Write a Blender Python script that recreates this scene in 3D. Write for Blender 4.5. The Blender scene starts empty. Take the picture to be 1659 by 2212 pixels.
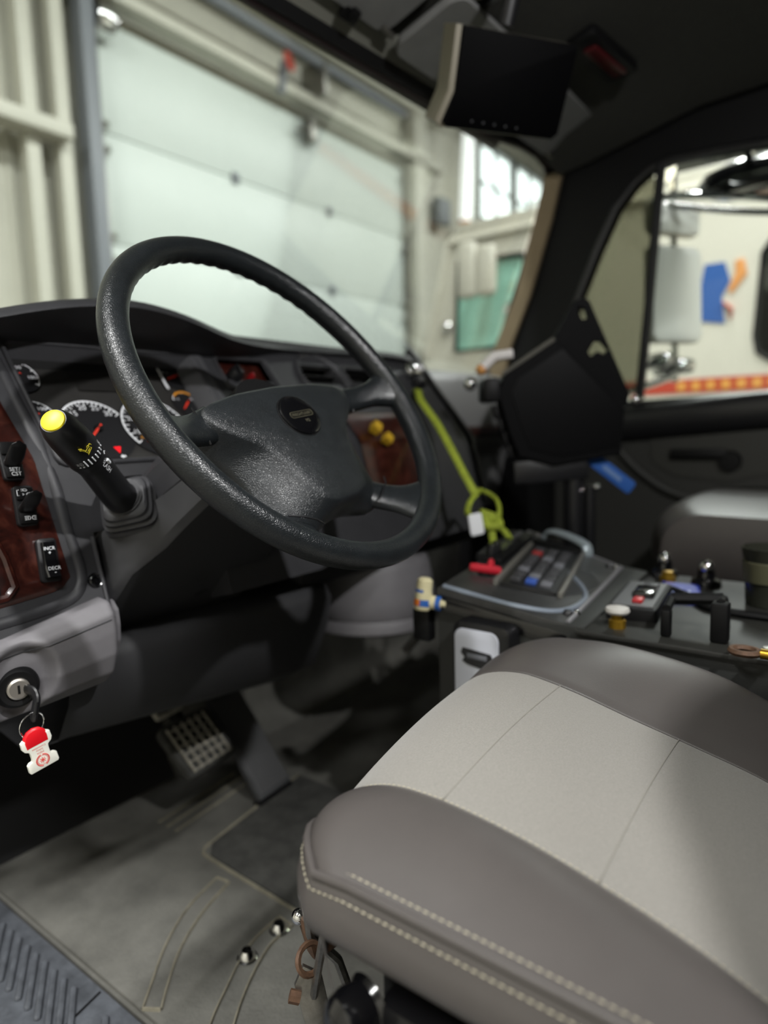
import bpy, bmesh, math, random
from math import sin, cos, pi, radians, sqrt, hypot
from mathutils import Vector as V, Matrix

random.seed(4)
sc = bpy.context.scene
COL = sc.collection

# ------------------------------------------------------------------ camera
cd = bpy.data.cameras.new('camera'); cam = bpy.data.objects.new('camera', cd); COL.objects.link(cam)
CAM = V((-1.0659, -0.5489, 0.7197))
AZ, PITCH, ROLL = radians(37), radians(7.2), radians(1.6)
fw = V((cos(AZ)*cos(PITCH), sin(AZ)*cos(PITCH), -sin(PITCH)))
rt = V((sin(AZ), -cos(AZ), 0)); up = rt.cross(fw)
rt, up = rt*cos(ROLL)-up*sin(ROLL), up*cos(ROLL)+rt*sin(ROLL)
mw = Matrix((rt, up, -fw)).transposed().to_4x4(); mw.translation = CAM
cam.matrix_world = mw
cd.sensor_fit = 'HORIZONTAL'; cd.sensor_width = 36; cd.lens = 1450/1659*36
cd.clip_start = .02; cd.clip_end = 100
cd.dof.use_dof = True; cd.dof.focus_distance = .64; cd.dof.aperture_fstop = 3.1
sc.camera = cam

# ------------------------------------------------------------------ world, lights, exposure
wd = bpy.data.worlds.new('world'); sc.world = wd; wd.use_nodes = True
wd.node_tree.nodes['Background'].inputs[0].default_value = (.8, .9, .95, 1)
wd.node_tree.nodes['Background'].inputs[1].default_value = .05
sc.view_settings.view_transform = 'Standard'; sc.view_settings.look = 'None'
sc.view_settings.gamma = 1; sc.view_settings.exposure = 0; sc.view_settings.use_curve_mapping = False
sc.cycles.use_denoising = True
sc.cycles.max_bounces = 8; sc.cycles.transparent_max_bounces = 12
sc.cycles.caustics_reflective = False; sc.cycles.caustics_refractive = False

# the bay's strip lights: (x, y, z, length along x, width, watts)
STRIPS = [(1.4, .2, 4.9, 2.4, .3, 230), (4.4, .2, 4.9, 2.4, .3, 200), (7.4, .9, 4.9, 2.4, .3, 260), (1.3, -4.4, 4.9, 2.4, .3, 380), (-3.4, .6, 4.9, 2.4, .3, 330), (-3.2, -3.0, 4.9, 2.4, .3, 300)]
for (x, y, z, lx, ly, w) in STRIPS:
    ld = bpy.data.lights.new('strip_lamp', 'AREA'); ld.shape = 'RECTANGLE'; ld.size = lx; ld.size_y = ly
    ld.energy = w; ld.color = (1.0, 1.0, .985)
    lo = bpy.data.objects.new('strip_lamp', ld); COL.objects.link(lo); lo.location = (x, y, z-.02)
# the cab's own roof lamp behind the driver's head
ROOFLAMP = V((-.62, -1.06, 1.515))
ld = bpy.data.lights.new('cab_roof_lamp', 'AREA'); ld.shape = 'RECTANGLE'; ld.size = .05; ld.size_y = .03; ld.energy = 17; ld.color = (1, .995, .985)
lo = bpy.data.objects.new('cab_roof_lamp', ld); COL.objects.link(lo); lo.location = ROOFLAMP
lo.rotation_euler = (V((-.35, .05, .4))-ROOFLAMP).to_track_quat('-Z', 'Y').to_euler()

# ------------------------------------------------------------------ materials
def lin(c):
    if isinstance(c, str):
        c = [int(c[i:i+2], 16)/255 for i in (0, 2, 4)]
        c = [u/12.92 if u <= .04045 else ((u+.055)/1.055)**2.4 for u in c]
    return (c[0], c[1], c[2], 1)

MATS = {}
def mat(name, col, rough=.5, metal=0, var=None, bump=None, coat=0, emit=0, spec=.5, col2=None, sheen=0, rvar=0):
    """var=(scale, amount) mottles the colour; bump=(kind, scale, strength, distance)"""
    if name in MATS: return MATS[name]
    m = bpy.data.materials.new(name); m.use_nodes = True; nt = m.node_tree; N = nt.nodes; L = nt.links
    b = N['Principled BSDF']
    b.inputs['Base Color'].default_value = lin(col); b.inputs['Roughness'].default_value = rough
    b.inputs['Metallic'].default_value = metal; b.inputs['Specular IOR Level'].default_value = spec
    if coat: b.inputs['Coat Weight'].default_value = coat; b.inputs['Coat Roughness'].default_value = .08
    if sheen: b.inputs['Sheen Weight'].default_value = sheen
    if emit: b.inputs['Emission Color'].default_value = lin(col); b.inputs['Emission Strength'].default_value = emit
    tc = N.new('ShaderNodeTexCoord')
    if var or col2:
        s, a = var or (8, .3)
        n = N.new('ShaderNodeTexNoise'); n.inputs['Scale'].default_value = s; n.inputs['Detail'].default_value = 6
        n.inputs['Roughness'].default_value = .65; L.new(tc.outputs['Object'], n.inputs['Vector'])
        r = N.new('ShaderNodeValToRGB'); c = lin(col); d = lin(col2) if col2 else tuple(min(1, u*(1+a)) for u in c[:3])+(1,)
        e = c if col2 else tuple(u*(1-a) for u in c[:3])+(1,)
        r.color_ramp.elements[0].position = .32; r.color_ramp.elements[1].position = .68
        r.color_ramp.elements[0].color = e; r.color_ramp.elements[1].color = d
        L.new(n.outputs['Fac'], r.inputs[0]); L.new(r.outputs[0], b.inputs['Base Color'])
        if rvar:
            mr = N.new('ShaderNodeMapRange'); mr.inputs[3].default_value = rough-rvar; mr.inputs[4].default_value = rough+rvar
            L.new(n.outputs['Fac'], mr.inputs[0]); L.new(mr.outputs[0], b.inputs['Roughness'])
    if bump:
        kind, s, st, dist = bump
        bp = N.new('ShaderNodeBump'); bp.inputs['Strength'].default_value = st; bp.inputs['Distance'].default_value = dist
        if kind == 'noise':
            t = N.new('ShaderNodeTexNoise'); t.inputs['Scale'].default_value = s; t.inputs['Detail'].default_value = 4
            L.new(tc.outputs['Object'], t.inputs['Vector']); L.new(t.outputs['Fac'], bp.inputs['Height'])
        else:      # leather: creases between cells, bent by noise
            nz = N.new('ShaderNodeTexNoise'); nz.inputs['Scale'].default_value = s*.35; nz.inputs['Detail'].default_value = 3
            L.new(tc.outputs['Object'], nz.inputs['Vector'])
            mx = N.new('ShaderNodeVectorMath'); mx.operation = 'MULTIPLY_ADD'
            mx.inputs[1].default_value = (1.6/s,)*3; L.new(nz.outputs['Color'], mx.inputs[0]); L.new(tc.outputs['Object'], mx.inputs[2])
            t = N.new('ShaderNodeTexVoronoi'); t.feature = 'DISTANCE_TO_EDGE'; t.inputs['Scale'].default_value = s
            L.new(mx.outputs[0], t.inputs['Vector'])
            cl = N.new('ShaderNodeMath'); cl.operation = 'MINIMUM'; cl.inputs[1].default_value = .18
            L.new(t.outputs['Distance'], cl.inputs[0]); L.new(cl.outputs[0], bp.inputs['Height'])
        L.new(bp.outputs['Normal'], b.inputs['Normal'])
    MATS[name] = m; return m

def glass(name, tint, refl=.12):
    m = bpy.data.materials.new(name); m.use_nodes = True; nt = m.node_tree; nt.nodes.clear(); N = nt.nodes
    o = N.new('ShaderNodeOutputMaterial'); mx = N.new('ShaderNodeMixShader'); t = N.new('ShaderNodeBsdfTransparent')
    g = N.new('ShaderNodeBsdfGlossy'); f = N.new('ShaderNodeFresnel'); f.inputs[0].default_value = 1.45
    mu = N.new('ShaderNodeMath'); mu.operation = 'MULTIPLY'; mu.inputs[1].default_value = refl/.04*.25
    t.inputs[0].default_value = lin(tint); g.inputs['Roughness'].default_value = .02
    nt.links.new(f.outputs[0], mu.inputs[0]); nt.links.new(mu.outputs[0], mx.inputs[0])
    nt.links.new(t.outputs[0], mx.inputs[1]); nt.links.new(g.outputs[0], mx.inputs[2]); nt.links.new(mx.outputs[0], o.inputs[0])
    return m

DASH   = mat('dash_plastic', '303033', .52, var=(30, .12), bump=('noise', 1500, .25, .0006))
DASHLO = mat('dash_lower_plastic', '2f2f31', .6, bump=('noise', 1400, .25, .0006))
GREY   = mat('grey_plastic', '6b696c', .55, var=(25, .06), bump=('noise', 1300, .25, .0006))
SOOT   = mat('black_plastic', '0a0a0b', .55, spec=.25, bump=('noise', 900, .2, .0005))
GLOSSB = mat('gloss_black', '0b0b0d', .16, coat=.4)
SATIN  = mat('satin_black', '161618', .38)
LEATH  = mat('wheel_leather', '1d2022', .36, var=(40, .2), bump=('leather', 480, .6, .0012))
LEATHR = mat('rim_leather', '191c1e', .30, var=(40, .2), bump=('leather', 460, .5, .0012))
VINYL  = mat('seat_vinyl', '4b4745', .42, var=(12, .06), bump=('leather', 420, .16, .0008))
SUEDE  = mat('seat_suede', '7e7b75', .95, var=(620, .12), bump=('noise', 900, .5, .001), sheen=.2)
THREAD = mat('stitch_thread', 'b5ae98', .8)
WOOD   = None
def wood():
    m = mat('burl_wood', '3a0f0b', .28, coat=.6)
    nt = m.node_tree; N = nt.nodes; L = nt.links; b = N['Principled BSDF']
    tc = N.new('ShaderNodeTexCoord'); n = N.new('ShaderNodeTexNoise'); n.inputs['Scale'].default_value = 26; n.inputs['Detail'].default_value = 9
    n.inputs['Roughness'].default_value = .72; n.inputs['Distortion'].default_value = 1.6
    r = N.new('ShaderNodeValToRGB'); e = r.color_ramp.elements
    e[0].position = .34; e[0].color = lin('200c09'); e[1].position = .68; e[1].color = lin('4f281e')
    k = e.new(.5); k.color = lin('35140f')
    L.new(tc.outputs['Object'], n.inputs['Vector']); L.new(n.outputs['Fac'], r.inputs[0]); L.new(r.outputs[0], b.inputs['Base Color'])
    return m
WOOD = wood()
CHROME = mat('chrome', 'd8d8d8', .12, 1); STEEL = mat('worn_steel', '8d8a84', .35, .9, var=(60, .3)); RUST = mat('rusty_steel', '5c4433', .65, .3, var=(90, .4))
WHITE  = mat('white_print', 'e6e8ec', .5); REDP = mat('red_print', 'd0403a', .5); REDN = mat('needle_red', 'e03a28', .45)
ORANGE = mat('orange_print', 'd08a24', .5); YELL = mat('yellow_button', 'f4dc28', .4); YPRINT = mat('yellow_print', 'd8c83a', .5)
FACE   = mat('gauge_face', '1e1e20', .35); LENS = mat('cluster_face', '2e2d2c', .4, var=(20, .2))
RUBBER = mat('floor_rubber', '55544f', .75, var=(9, .32), bump=('noise', 220, .5, .002)); RUBDK = mat('floor_rubber_dark', '383835', .85, var=(30, .4), bump=('noise', 260, .6, .003))
DUST   = mat('dusty_edge', '6c685a', .9, var=(40, .3)); TREAD = mat('step_tread', '4c4f54', .5, var=(30, .35), bump=('noise', 200, .3, .002))
CARPET = mat('firewall_mat', '0a0a0b', .95); HEADL = mat('headliner_cloth', '353530', .95, var=(60, .1)); VISOR = mat('visor_vinyl', '7c7c7b', .7, var=(20, .08))
BROWN  = mat('pillar_trim_brown', '85755c', .7, var=(9, .1))
CREAM  = mat('truck_cream', 'cfcabd', .3, coat=.3); DOORP = mat('door_panel_plastic', '2e2e2b', .6, bump=('noise', 700, .2, .0006))
SIDING = mat('steel_siding', 'bbb8ac', .5, var=(1.2, .07)); SIDINGD = mat('steel_trim_dark', '72757b', .45); GDOOR = mat('overhead_door_panel', 'c9d0cb', .45, var=(.7, .04), bump=('noise', 60, .05, .002))
CONC = mat('bay_concrete', '77756f', .5, var=(1.5, .15)); ROOFM = mat('roof_deck', 'c8c9c4', .6); TRUSS = mat('truss_steel', '8c8e8c', .5)
GLASS = glass('clear_glass', 'f4f8f6', .06); TINT = glass('tinted_glass', 'b6b6ac', .1)
LIME = mat('lime_rope', '93a12e', .7, var=(150, .3), bump=('noise', 500, .6, .002))

# ------------------------------------------------------------------ mesh helpers
def frame(o, x, y=None, z=None):
    """matrix from an origin and axes; two axes are enough"""
    x = V(x).normalized()
    if y is not None:
        y = V(y); y = (y-x*y.dot(x)).normalized(); z = x.cross(y)
    else:
        z = V(z); z = (z-x*z.dot(x)).normalized(); y = z.cross(x)
    m = Matrix((x, y, z)).transposed().to_4x4(); m.translation = V(o); return m

def axis_frame(o, d, ref=(0, 0, 1)):
    z = V(d).normalized(); r = V(ref)
    if abs(z.dot(r)) > .97: r = V((1, 0, 0))
    x = r.cross(z).normalized(); y = z.cross(x)
    m = Matrix((x, y, z)).transposed().to_4x4(); m.translation = V(o); return m

class B:
    def __init__(s): s.bm = bmesh.new()
    def _xf(s, vs, M):
        if M is not None: bmesh.ops.transform(s.bm, matrix=M, verts=vs)
    def box(s, size, c=(0, 0, 0), M=None, bev=0, seg=2):
        r = bmesh.ops.create_cube(s.bm, size=1); vs = r['verts']
        for v in vs: v.co = V((v.co.x*size[0]+c[0], v.co.y*size[1]+c[1], v.co.z*size[2]+c[2]))
        s._xf(vs, M)
        if bev:
            es = list({e for v in vs for e in v.link_edges})
            bmesh.ops.bevel(s.bm, geom=es, offset=bev, segments=seg, profile=.5, affect='EDGES')
        return s
    def grid(s, P, cu=False, cv=False, capu=False):
        """P = rows of points"""
        vs = [[s.bm.verts.new(V(p)) for p in row] for row in P]
        n, m = len(vs), len(vs[0])
        for i in range(n if cu else n-1):
            for j in range(m if cv else m-1):
                a, b, c, d = vs[i][j], vs[(i+1) % n][j], vs[(i+1) % n][(j+1) % m], vs[i][(j+1) % m]
                try: s.bm.faces.new((a, b, c, d))
                except ValueError: pass
        if capu:
            for row in (vs[0], vs[-1]):
                try: s.bm.faces.new(row)
                except ValueError: pass
        return s
    def tube(s, pts, r, n=10, closed=False, caps=True, flat=1.0, ref=(0, 0, 1)):
        pts = [V(p) for p in pts]; k = len(pts); R = r if isinstance(r, (list, tuple)) else [r]*k
        rows = []; px = None
        for i, p in enumerate(pts):
            t = (pts[(i+1) % k]-pts[i-1]) if closed else (pts[min(i+1, k-1)]-pts[max(i-1, 0)])
            t.normalize()
            if px is None:
                q = V(ref)
                if abs(q.dot(t)) > .95: q = V((1, 0, 0)) if abs(t.x) < .9 else V((0, 1, 0))
                px = q.cross(t).normalized()
            px = (px-t*px.dot(t)).normalized(); py = t.cross(px)
            rows.append([p+px*(R[i]*cos(2*pi*j/n))+py*(R[i]*flat*sin(2*pi*j/n)) for j in range(n)])
        return s.grid(rows, cu=closed, cv=True, capu=caps and not closed)
    def lathe(s, prof, M=None, n=32, a0=0, a1=2*pi):
        full = abs(a1-a0-2*pi) < 1e-6; k = n if full else n+1
        rows = [[(r*cos(a0+(a1-a0)*i/n), r*sin(a0+(a1-a0)*i/n), h) for i in range(k)] for r, h in prof]
        if M is not None: rows = [[M @ V(p) for p in row] for row in rows]
        return s.grid(rows, cv=full)
    def loft(s, rings, caps=True): return s.grid(rings, cv=True, capu=caps)
    def plate(s, outer, holes=(), t=.01, M=None, bev=0):
        """flat plate in local xy with holes, thickness t along +z"""
        es = []; vs = []
        for poly in [outer]+list(holes):
            q = [s.bm.verts.new((p[0], p[1], 0)) for p in poly]; vs += q
            es += [s.bm.edges.new((q[i], q[(i+1) % len(q)])) for i in range(len(q))]
        fs = bmesh.ops.triangle_fill(s.bm, use_beauty=True, edges=es, normal=(0, 0, 1))['geom']
        fs = [f for f in fs if isinstance(f, bmesh.types.BMFace)]
        if t:
            ex = bmesh.ops.extrude_face_region(s.bm, geom=fs)['geom']
            nv = [g for g in ex if isinstance(g, bmesh.types.BMVert)]
            for v in nv: v.co.z += t
            vs += nv
            if bev:
                be = [e for e in {e for v in nv for e in v.link_edges} if all(x in nv for x in e.verts) and e.calc_face_angle(0) > 1]
                if be:
                    g = bmesh.ops.bevel(s.bm, geom=be, offset=bev, segments=2, profile=.5, affect='EDGES'); vs = list({v for v in vs+g['verts'] if v.is_valid})
        s._xf(vs, M); return s
    def text(s, txt, size, M, ext=.0003, align='CENTER', fn=None):
        c = bpy.data.curves.new('t', 'FONT'); c.body = txt; c.size = size; c.align_x = align; c.align_y = 'CENTER'; c.resolution_u = 3
        o = bpy.data.objects.new('t', c); COL.objects.link(o)
        dg = bpy.context.evaluated_depsgraph_get(); me = bpy.data.meshes.new_from_object(o.evaluated_get(dg))
        n0 = len(s.bm.verts); s.bm.from_mesh(me); s.bm.verts.ensure_lookup_table(); vs = s.bm.verts[n0:]
        for v in vs: v.co = fn(v.co) if fn else M @ v.co
        bpy.data.objects.remove(o); bpy.data.curves.remove(c); bpy.data.meshes.remove(me)
        return s

WM = {}
def link(o, parent=None):
    COL.objects.link(o)
    if parent is not None: o.parent = parent
    return o
def obj(name, b, m, parent=None, sharp=35, label=None, kind=None, subsurf=0):
    bm = b.bm
    bmesh.ops.recalc_face_normals(bm, faces=bm.faces)
    if parent is not None and parent.name in WM: bmesh.ops.transform(bm, matrix=WM[parent.name].inverted(), verts=bm.verts)
    me = bpy.data.meshes.new(name); bm.to_mesh(me); bm.free()
    for p in me.polygons: p.use_smooth = True
    me.set_sharp_from_angle(angle=radians(sharp)); me.materials.append(m)
    o = bpy.data.objects.new(name, me); link(o, parent)
    WM[o.name] = WM[parent.name] if parent is not None and parent.name in WM else Matrix()
    if subsurf:
        md = o.modifiers.new('s', 'SUBSURF'); md.levels = subsurf; md.render_levels = subsurf
    if label: o['label'] = label
    if kind: o['kind'] = kind
    return o
def thing(name, label, cat, loc=(0, 0, 0), group=None):
    o = bpy.data.objects.new(name, None); o.empty_display_size = .05; link(o); o.location = loc
    WM[o.name] = Matrix.Translation(V(loc)); return tag(o, label, cat, group)
def tag(o, label, cat, group=None):
    o['label'] = label; o['category'] = cat
    if group: o['group'] = group
    return o
def struct(name, b, m, parent=None, **k):
    o = obj(name, b, m, parent, **k)
    if parent is None: o['kind'] = 'structure'
    return o
def dup(o, parent=None, loc=None):
    c = o.copy(); COL.objects.link(c); c.parent = parent; WM[c.name] = WM[o.name]
    if loc is not None: c.location = loc
    for ch in list(o.children): dup(ch, c)
    return c
def rrect(w, h, r, n=5, cx=0, cy=0):
    p = []
    for (sx, sy, a0) in ((1, 1, 0), (-1, 1, 90), (-1, -1, 180), (1, -1, 270)):
        for i in range(n+1):
            a = radians(a0+90*i/n); p.append((cx+sx*(w/2-r)+r*cos(a), cy+sy*(h/2-r)+r*sin(a)))
    return p
def interp(x, xs, ys):
    if x <= xs[0]: return ys[0]
    for i in range(len(xs)-1):
        if x <= xs[i+1]:
            t = (x-xs[i])/(xs[i+1]-xs[i]); return ys[i]+(ys[i+1]-ys[i])*t
    return ys[-1]
def sinterp(x, xs, ys):
    """smooth (Catmull-Rom) interpolation"""
    n = len(xs)
    if x <= xs[0]: return ys[0]
    if x >= xs[-1]: return ys[-1]
    i = max(k for k in range(n-1) if xs[k] <= x)
    h = xs[i+1]-xs[i]; t = (x-xs[i])/h
    def m(k):
        if k == 0: return (ys[1]-ys[0])/(xs[1]-xs[0])
        if k == n-1: return (ys[-1]-ys[-2])/(xs[-1]-xs[-2])
        return (ys[k+1]-ys[k-1])/(xs[k+1]-xs[k-1])
    a, b = m(i)*h, m(i+1)*h
    return (2*t**3-3*t*t+1)*ys[i]+(t**3-2*t*t+t)*a+(-2*t**3+3*t*t)*ys[i+1]+(t**3-t*t)*b
def spline(P, n=8, closed=False):
    P = [V(p) for p in P]; k = len(P); out = []
    for i in range(k if closed else k-1):
        p0, p1, p2, p3 = (P[(i-1) % k], P[i], P[(i+1) % k], P[(i+2) % k]) if closed else (P[max(i-1, 0)], P[i], P[i+1], P[min(i+2, k-1)])
        for j in range(n):
            t = j/n; out.append(.5*((2*p1)+(p2-p0)*t+(2*p0-5*p1+4*p2-p3)*t*t+(3*p1-p0-3*p2+p3)*t**3))
    if not closed: out.append(P[-1])
    return out
def lerp(a, b, t): return a+(b-a)*t
def smooth(t): t = max(0, min(1, t)); return t*t*(3-2*t)

# ================================================================== the bay around the truck
GZ = -.95                                   # bay floor, 0.95 m below the cab floor
WY = 4.2                                    # inner face of the front wall
DX0, DX1, DZ = 1.80, 5.60, 3.64             # the overhead door's opening
b = B().box((26, 18, .1), (4, -2, GZ-.05)); struct('floor', b, CONC)
b = B().box((26, 18, .1), (4, -2, 5.45)); struct('ceiling', b, ROOFM)
b = B().box((26, .1, 6.6), (4, -9, 2.2)); struct('wall_back', b, SIDING)
b = B().box((.1, 13.4, 6.6), (-6.2, -2.4, 2.2)); struct('wall_left', b, SIDING)
b = B().box((.1, 13.4, 6.6), (13.6, -2.4, 2.2)); struct('wall_right', b, ROOFM)
fwall = B().plate([(-6.2, GZ), (DX0, GZ), (DX0, DZ), (DX1, DZ), (DX1, GZ), (14, GZ), (14, 5.45), (-6.2, 5.45)], t=.06, M=frame((0, WY, 0), (1, 0, 0), z=(0, -1, 0)) @ Matrix.Rotation(0, 4, 'Z'))
wf = struct('wall_front', fwall, SIDING)
def rib(name, x, z0, z1, w=.06, d=.018):
    return B().plate([(-w/2, 0), (w/2, 0), (w*.28, -d), (-w*.28, -d)], t=z1-z0, M=Matrix.Translation((x, WY-.058, z0)))
ribmesh = None
for k, x in enumerate([-1.0+.2*i for i in range(14)]):
    if x > DX0-.12: continue
    if ribmesh is None:
        o = struct('siding_rib', rib('r', 0, GZ, 5.4), SIDING, wf); ribmesh = o
        o.location.x = x
    else:
        c = dup(ribmesh, wf); c.location.x = x
for k, x in enumerate([DX1+.42+.2*i for i in range(14)]):
    c = dup(ribmesh, wf); c.location.x = x
# posts and header framing of the door opening
struct('door_post', B().box((.10, .14, 5.2), (DX0-.10, WY-.22, 1.7), bev=.006), SIDINGD, wf)
struct('door_post', B().box((.24, .16, 5.2), (DX1+.14, WY-.22, 1.7), bev=.006), SIDING, wf)
for z in (DZ+.10, DZ+.62, DZ+1.25):
    struct('wall_girt', B().box((DX1-DX0+1.0, .16, .09), ((DX0+DX1)/2+.1, WY-.24, z), bev=.01), SIDING, wf)
struct('wall_girt', B().box((4.5, .2, .10), (-.75, WY-.26, 2.70), bev=.012), SIDING, wf)
struct('wall_girt', B().box((4.5, .2, .10), (-.75, WY-.26, 3.98), bev=.012), SIDINGD, wf)
for x in (1.28, 1.5): struct('corner_post', B().box((.09, .10, 6.2), (x, WY-.2, 2.2), bev=.005), SIDING, wf)
# overhead door: five sections, hinges, rollers and tracks
od = thing('overhead_door', 'closed pale green grey sectional overhead door seen through the windshield', 'garage door', (3.7, WY, GZ))
secs = 6; sh = (DZ-GZ)/secs
for i in range(secs):
    obj('door_section', B().box((DX1-DX0-.03, .05, sh-.008), ((DX0+DX1)/2, WY-.10, GZ+sh*(i+.5)), bev=.004), GDOOR, od)
for x in (3.07, 4.29):
    for i in range(1, secs):
        obj('hinge', B().box((.07, .02, .09), (x, WY-.135, GZ+sh*i), bev=.006).tube([(x-.035, WY-.145, GZ+sh*i), (x+.035, WY-.145, GZ+sh*i)], .011, 8), SIDINGD, od)
for x, s in ((DX0+.0, 1), (DX1-.0, -1)):
    tr = obj('track', B().box((.05, .05, DZ-GZ+.1), (x, WY-.16, (DZ+GZ)/2), bev=.008), STEEL, od)
    for i in range(1, secs+1):
        for dz in (-.085, .085):
            obj('roller', B().lathe([(0, -.012), (.028, -.012), (.032, 0), (.028, .012), (0, .012)], axis_frame((x+s*.05, WY-.165, GZ+sh*i+dz-.05), (0, -1, .3)), 16), CHROME, od)
obj('lift_bracket', B().box((.09, .10, .22), (3.98, WY-.2, DZ-.12), bev=.01).tube([(3.80, WY-.2, DZ-.16), (3.95, WY-.22, DZ-.13)], .02, 8), STEEL, od)
obj('lift_bracket', B().lathe([(0, -.07), (.10, -.07), (.12, 0), (.10, .07), (0, .07)], axis_frame((DX0+.06, WY-.2, DZ-.05), (1, 0, 0)), 20), CHROME, od)
pr = thing('ceiling_pipe', 'dark grey pipe running along the wall above the overhead door', 'pipe', (3.7, WY-.4, 4.0))
obj('pipe_run', B().tube([(1.2, WY-.4, 4.02), (5.22, WY-.4, 4.03)], .045, 12), SIDINGD, pr)
obj('pipe_cap', B().tube([(5.22, WY-.4, 4.03), (5.30, WY-.4, 4.03)], .058, 12), STEEL, pr)
obj('pipe_hanger', B().box((.05, .3, .30), (3.95, WY-.3, 3.92), bev=.01), STEEL, pr)
rv = thing('pipe_valve', 'small red valve on the wall above the overhead door', 'valve', (3.5, WY-.36, 3.86))
obj('valve_wheel', B().lathe([(.035, -.012), (.075, -.012), (.085, 0), (.075, .012), (.035, .012), (.035, -.012)], axis_frame((3.5, WY-.42, 3.88), (.3, -1, .2)), 20), mat('valve_red', 'b5402f', .4), rv)
obj('valve_body', B().tube([(3.5, WY-.3, 3.66), (3.5, WY-.36, 3.9)], .04, 10), SIDINGD, rv)
wl = thing('wall_tube_light', 'vertical white tube light with an orange end on the wall right of the overhead door', 'lamp', (6.75, WY-.3, 3.2))
obj('tube', B().tube([(6.72, WY-.3, 3.27), (6.86, WY-.3, 4.7)], .075, 14), mat('lit_tube', 'ffffff', .4, emit=1.2), wl)
obj('end_cap', B().tube([(6.70, WY-.3, 3.13), (6.72, WY-.3, 3.27)], .082, 14), mat('cap_orange', 'c98a55', .5), wl)
for k, x in enumerate((7.85, 8.95)):
    w = struct('window_%d' % (k+3), B().box((.96, .03, .96), (x, WY-.10, 3.98)), mat('daylit_pane', 'f4fbfa', .4, emit=2.6))
    struct('window_bars', B().box((1.06, .06, .06), (x, WY-.15, 4.5)).box((1.06, .06, .06), (x, WY-.15, 3.48)).box((.06, .06, 1.0), (x-.5, WY-.15, 4)).box((.06, .06, 1.0), (x+.5, WY-.15, 4)).box((.03, .04, 1.0), (x, WY-.14, 4)).box((1.0, .04, .03), (x, WY-.14, 3.98)), TRUSS, w)
jb = obj('junction_box', B().box((.26, .12, .3), (6.33, WY-.19, 3.32), bev=.012), SIDINGD); tag(jb, 'dark grey box on the wall between the overhead door and the tube light', 'electrical box')
# roof trusses and the strip lights' housings
for k, y in enumerate((2.0, -1.2, -4.4)):
    t = B().box((17, .08, .08), (5, y, 4.75)).box((17, .08, .08), (5, y, 5.3))
    for i in range(17):
        t.tube([(-3.4+i, y, 4.77), (-2.9+i, y, 5.28)], .02, 6).tube([(-2.9+i, y, 5.28), (-2.4+i, y, 4.77)], .02, 6)
    struct('ceiling_truss', t, TRUSS); 
LITM = mat('lit_diffuser', 'ffffff', .5, emit=3.0)
for k, (x, y, z, lx, ly, w) in enumerate(STRIPS):
    if x < -3: continue
    f = thing('strip_light', 'long white ceiling strip light ' + ('above the hood of this truck', 'above the aisle between the two trucks', 'above the far side of the neighbour truck', 'above the rear of the aisle between the trucks')[k], 'ceiling light', (x, y, z), 'ceiling strip lights of the bay')
    obj('housing', B().box((lx+.06, ly+.04, .07), (x, y, z+.06), bev=.01), ROOFM, f)
    obj('diffuser', B().box((lx, ly, .03), (x, y, z+.012), bev=.008), LITM, f)
    for s in (-1, 1): obj('hanger', B().tube([(x+s*lx*.4, y, z+.09), (x+s*lx*.4, y, 5.42)], .008, 6), STEEL, f)

# ------------------------------------------------------------------ neighbour truck, parked alongside (its near side at x = 3)
NX = 3.0
nt_ = thing('neighbour_fire_truck', 'cream fire truck parked alongside, seen through the passenger window and windshield', 'truck', (NX, .4, GZ))
M = frame((NX, 0, 0), (0, 1, 0), (0, 0, 1))        # local x = +Y, y = z, local z = +X
doorwin = [(-.02, 1.02), (.03, 1.06), (.045, 1.14), (.02, 1.56), (-.02, 1.63), (-.7, 1.66), (-.75, 1.62), (-.75, 1.06), (-.7, 1.02)]
cabwin = [(1.50, 1.22), (1.86, 1.22), (1.83, 1.80), (1.36, 1.78), (1.33, 1.6), (1.36, 1.24)]
rearwin = [(1.18, 1.24), (.62, 1.24), (.62, 1.78), (1.18, 1.8)]
body = B().plate([(-4.2, -.1), (2.05, -.1), (2.30, .3), (2.34, 1.05), (2.12, 1.20), (1.95, 1.93), (1.86, 1.99), (-4.2, 2.05)], [doorwin, cabwin], t=.05, M=M)
obj('side_panel', body, CREAM, nt_)
b = B().box((2.2, 5.9, .06), (NX+1.1, -1.1, 2.02), bev=.02).box((2.2, 6.3, .06), (NX+1.1, -1.0, -.1)).box((.05, 6.2, 2.1), (NX+2.2, -1.1, .95))
obj('cab_shell', b, CREAM, nt_)
obj('front_panel', B().plate([(0, -.1), (2.2, -.1), (2.2, 1.15), (0, 1.15)], t=.06, M=frame((NX, 2.33, 0), (1, 0, 0), (0, 0, 1))), CREAM, nt_)
obj('windshield', B().plate([(0.03, 0), (2.15, 0), (2.15, .82), (.03, .82)], t=.008, M=frame((NX, 2.19, 1.17), (1, 0, 0), (0, -.25, .75))), glass('green_glass', '7fb3a3', .35), nt_)
GTR = glass('dark_green_glass', '5d8a7c', .4)
MINT = mat('mint_painted_backlight', '9fd2bf', .12, spec=.8)  # opaque mint colour stands in for backlight and reflections in green glass
for nm, poly, gm in (('window', doorwin, GTR), ('window', cabwin, MINT)):
    w = obj(nm, B().plate(poly, t=.006, M=frame((NX+.02, 0, 0), (0, 1, 0), (0, 0, 1))), gm, nt_)
    obj('window_seal', B().tube([(NX-.004, y, z) for y, z in poly], .014, 8, closed=True), SOOT, w)
for (y, m2) in ((1.17, 0), (2.02, 1)):
    obj('pillar', B().tube([(NX-.01, y+.08*m2, 1.2), (NX-.01, y-.12*m2, 1.95)], .03, 8), CREAM, nt_)
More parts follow.
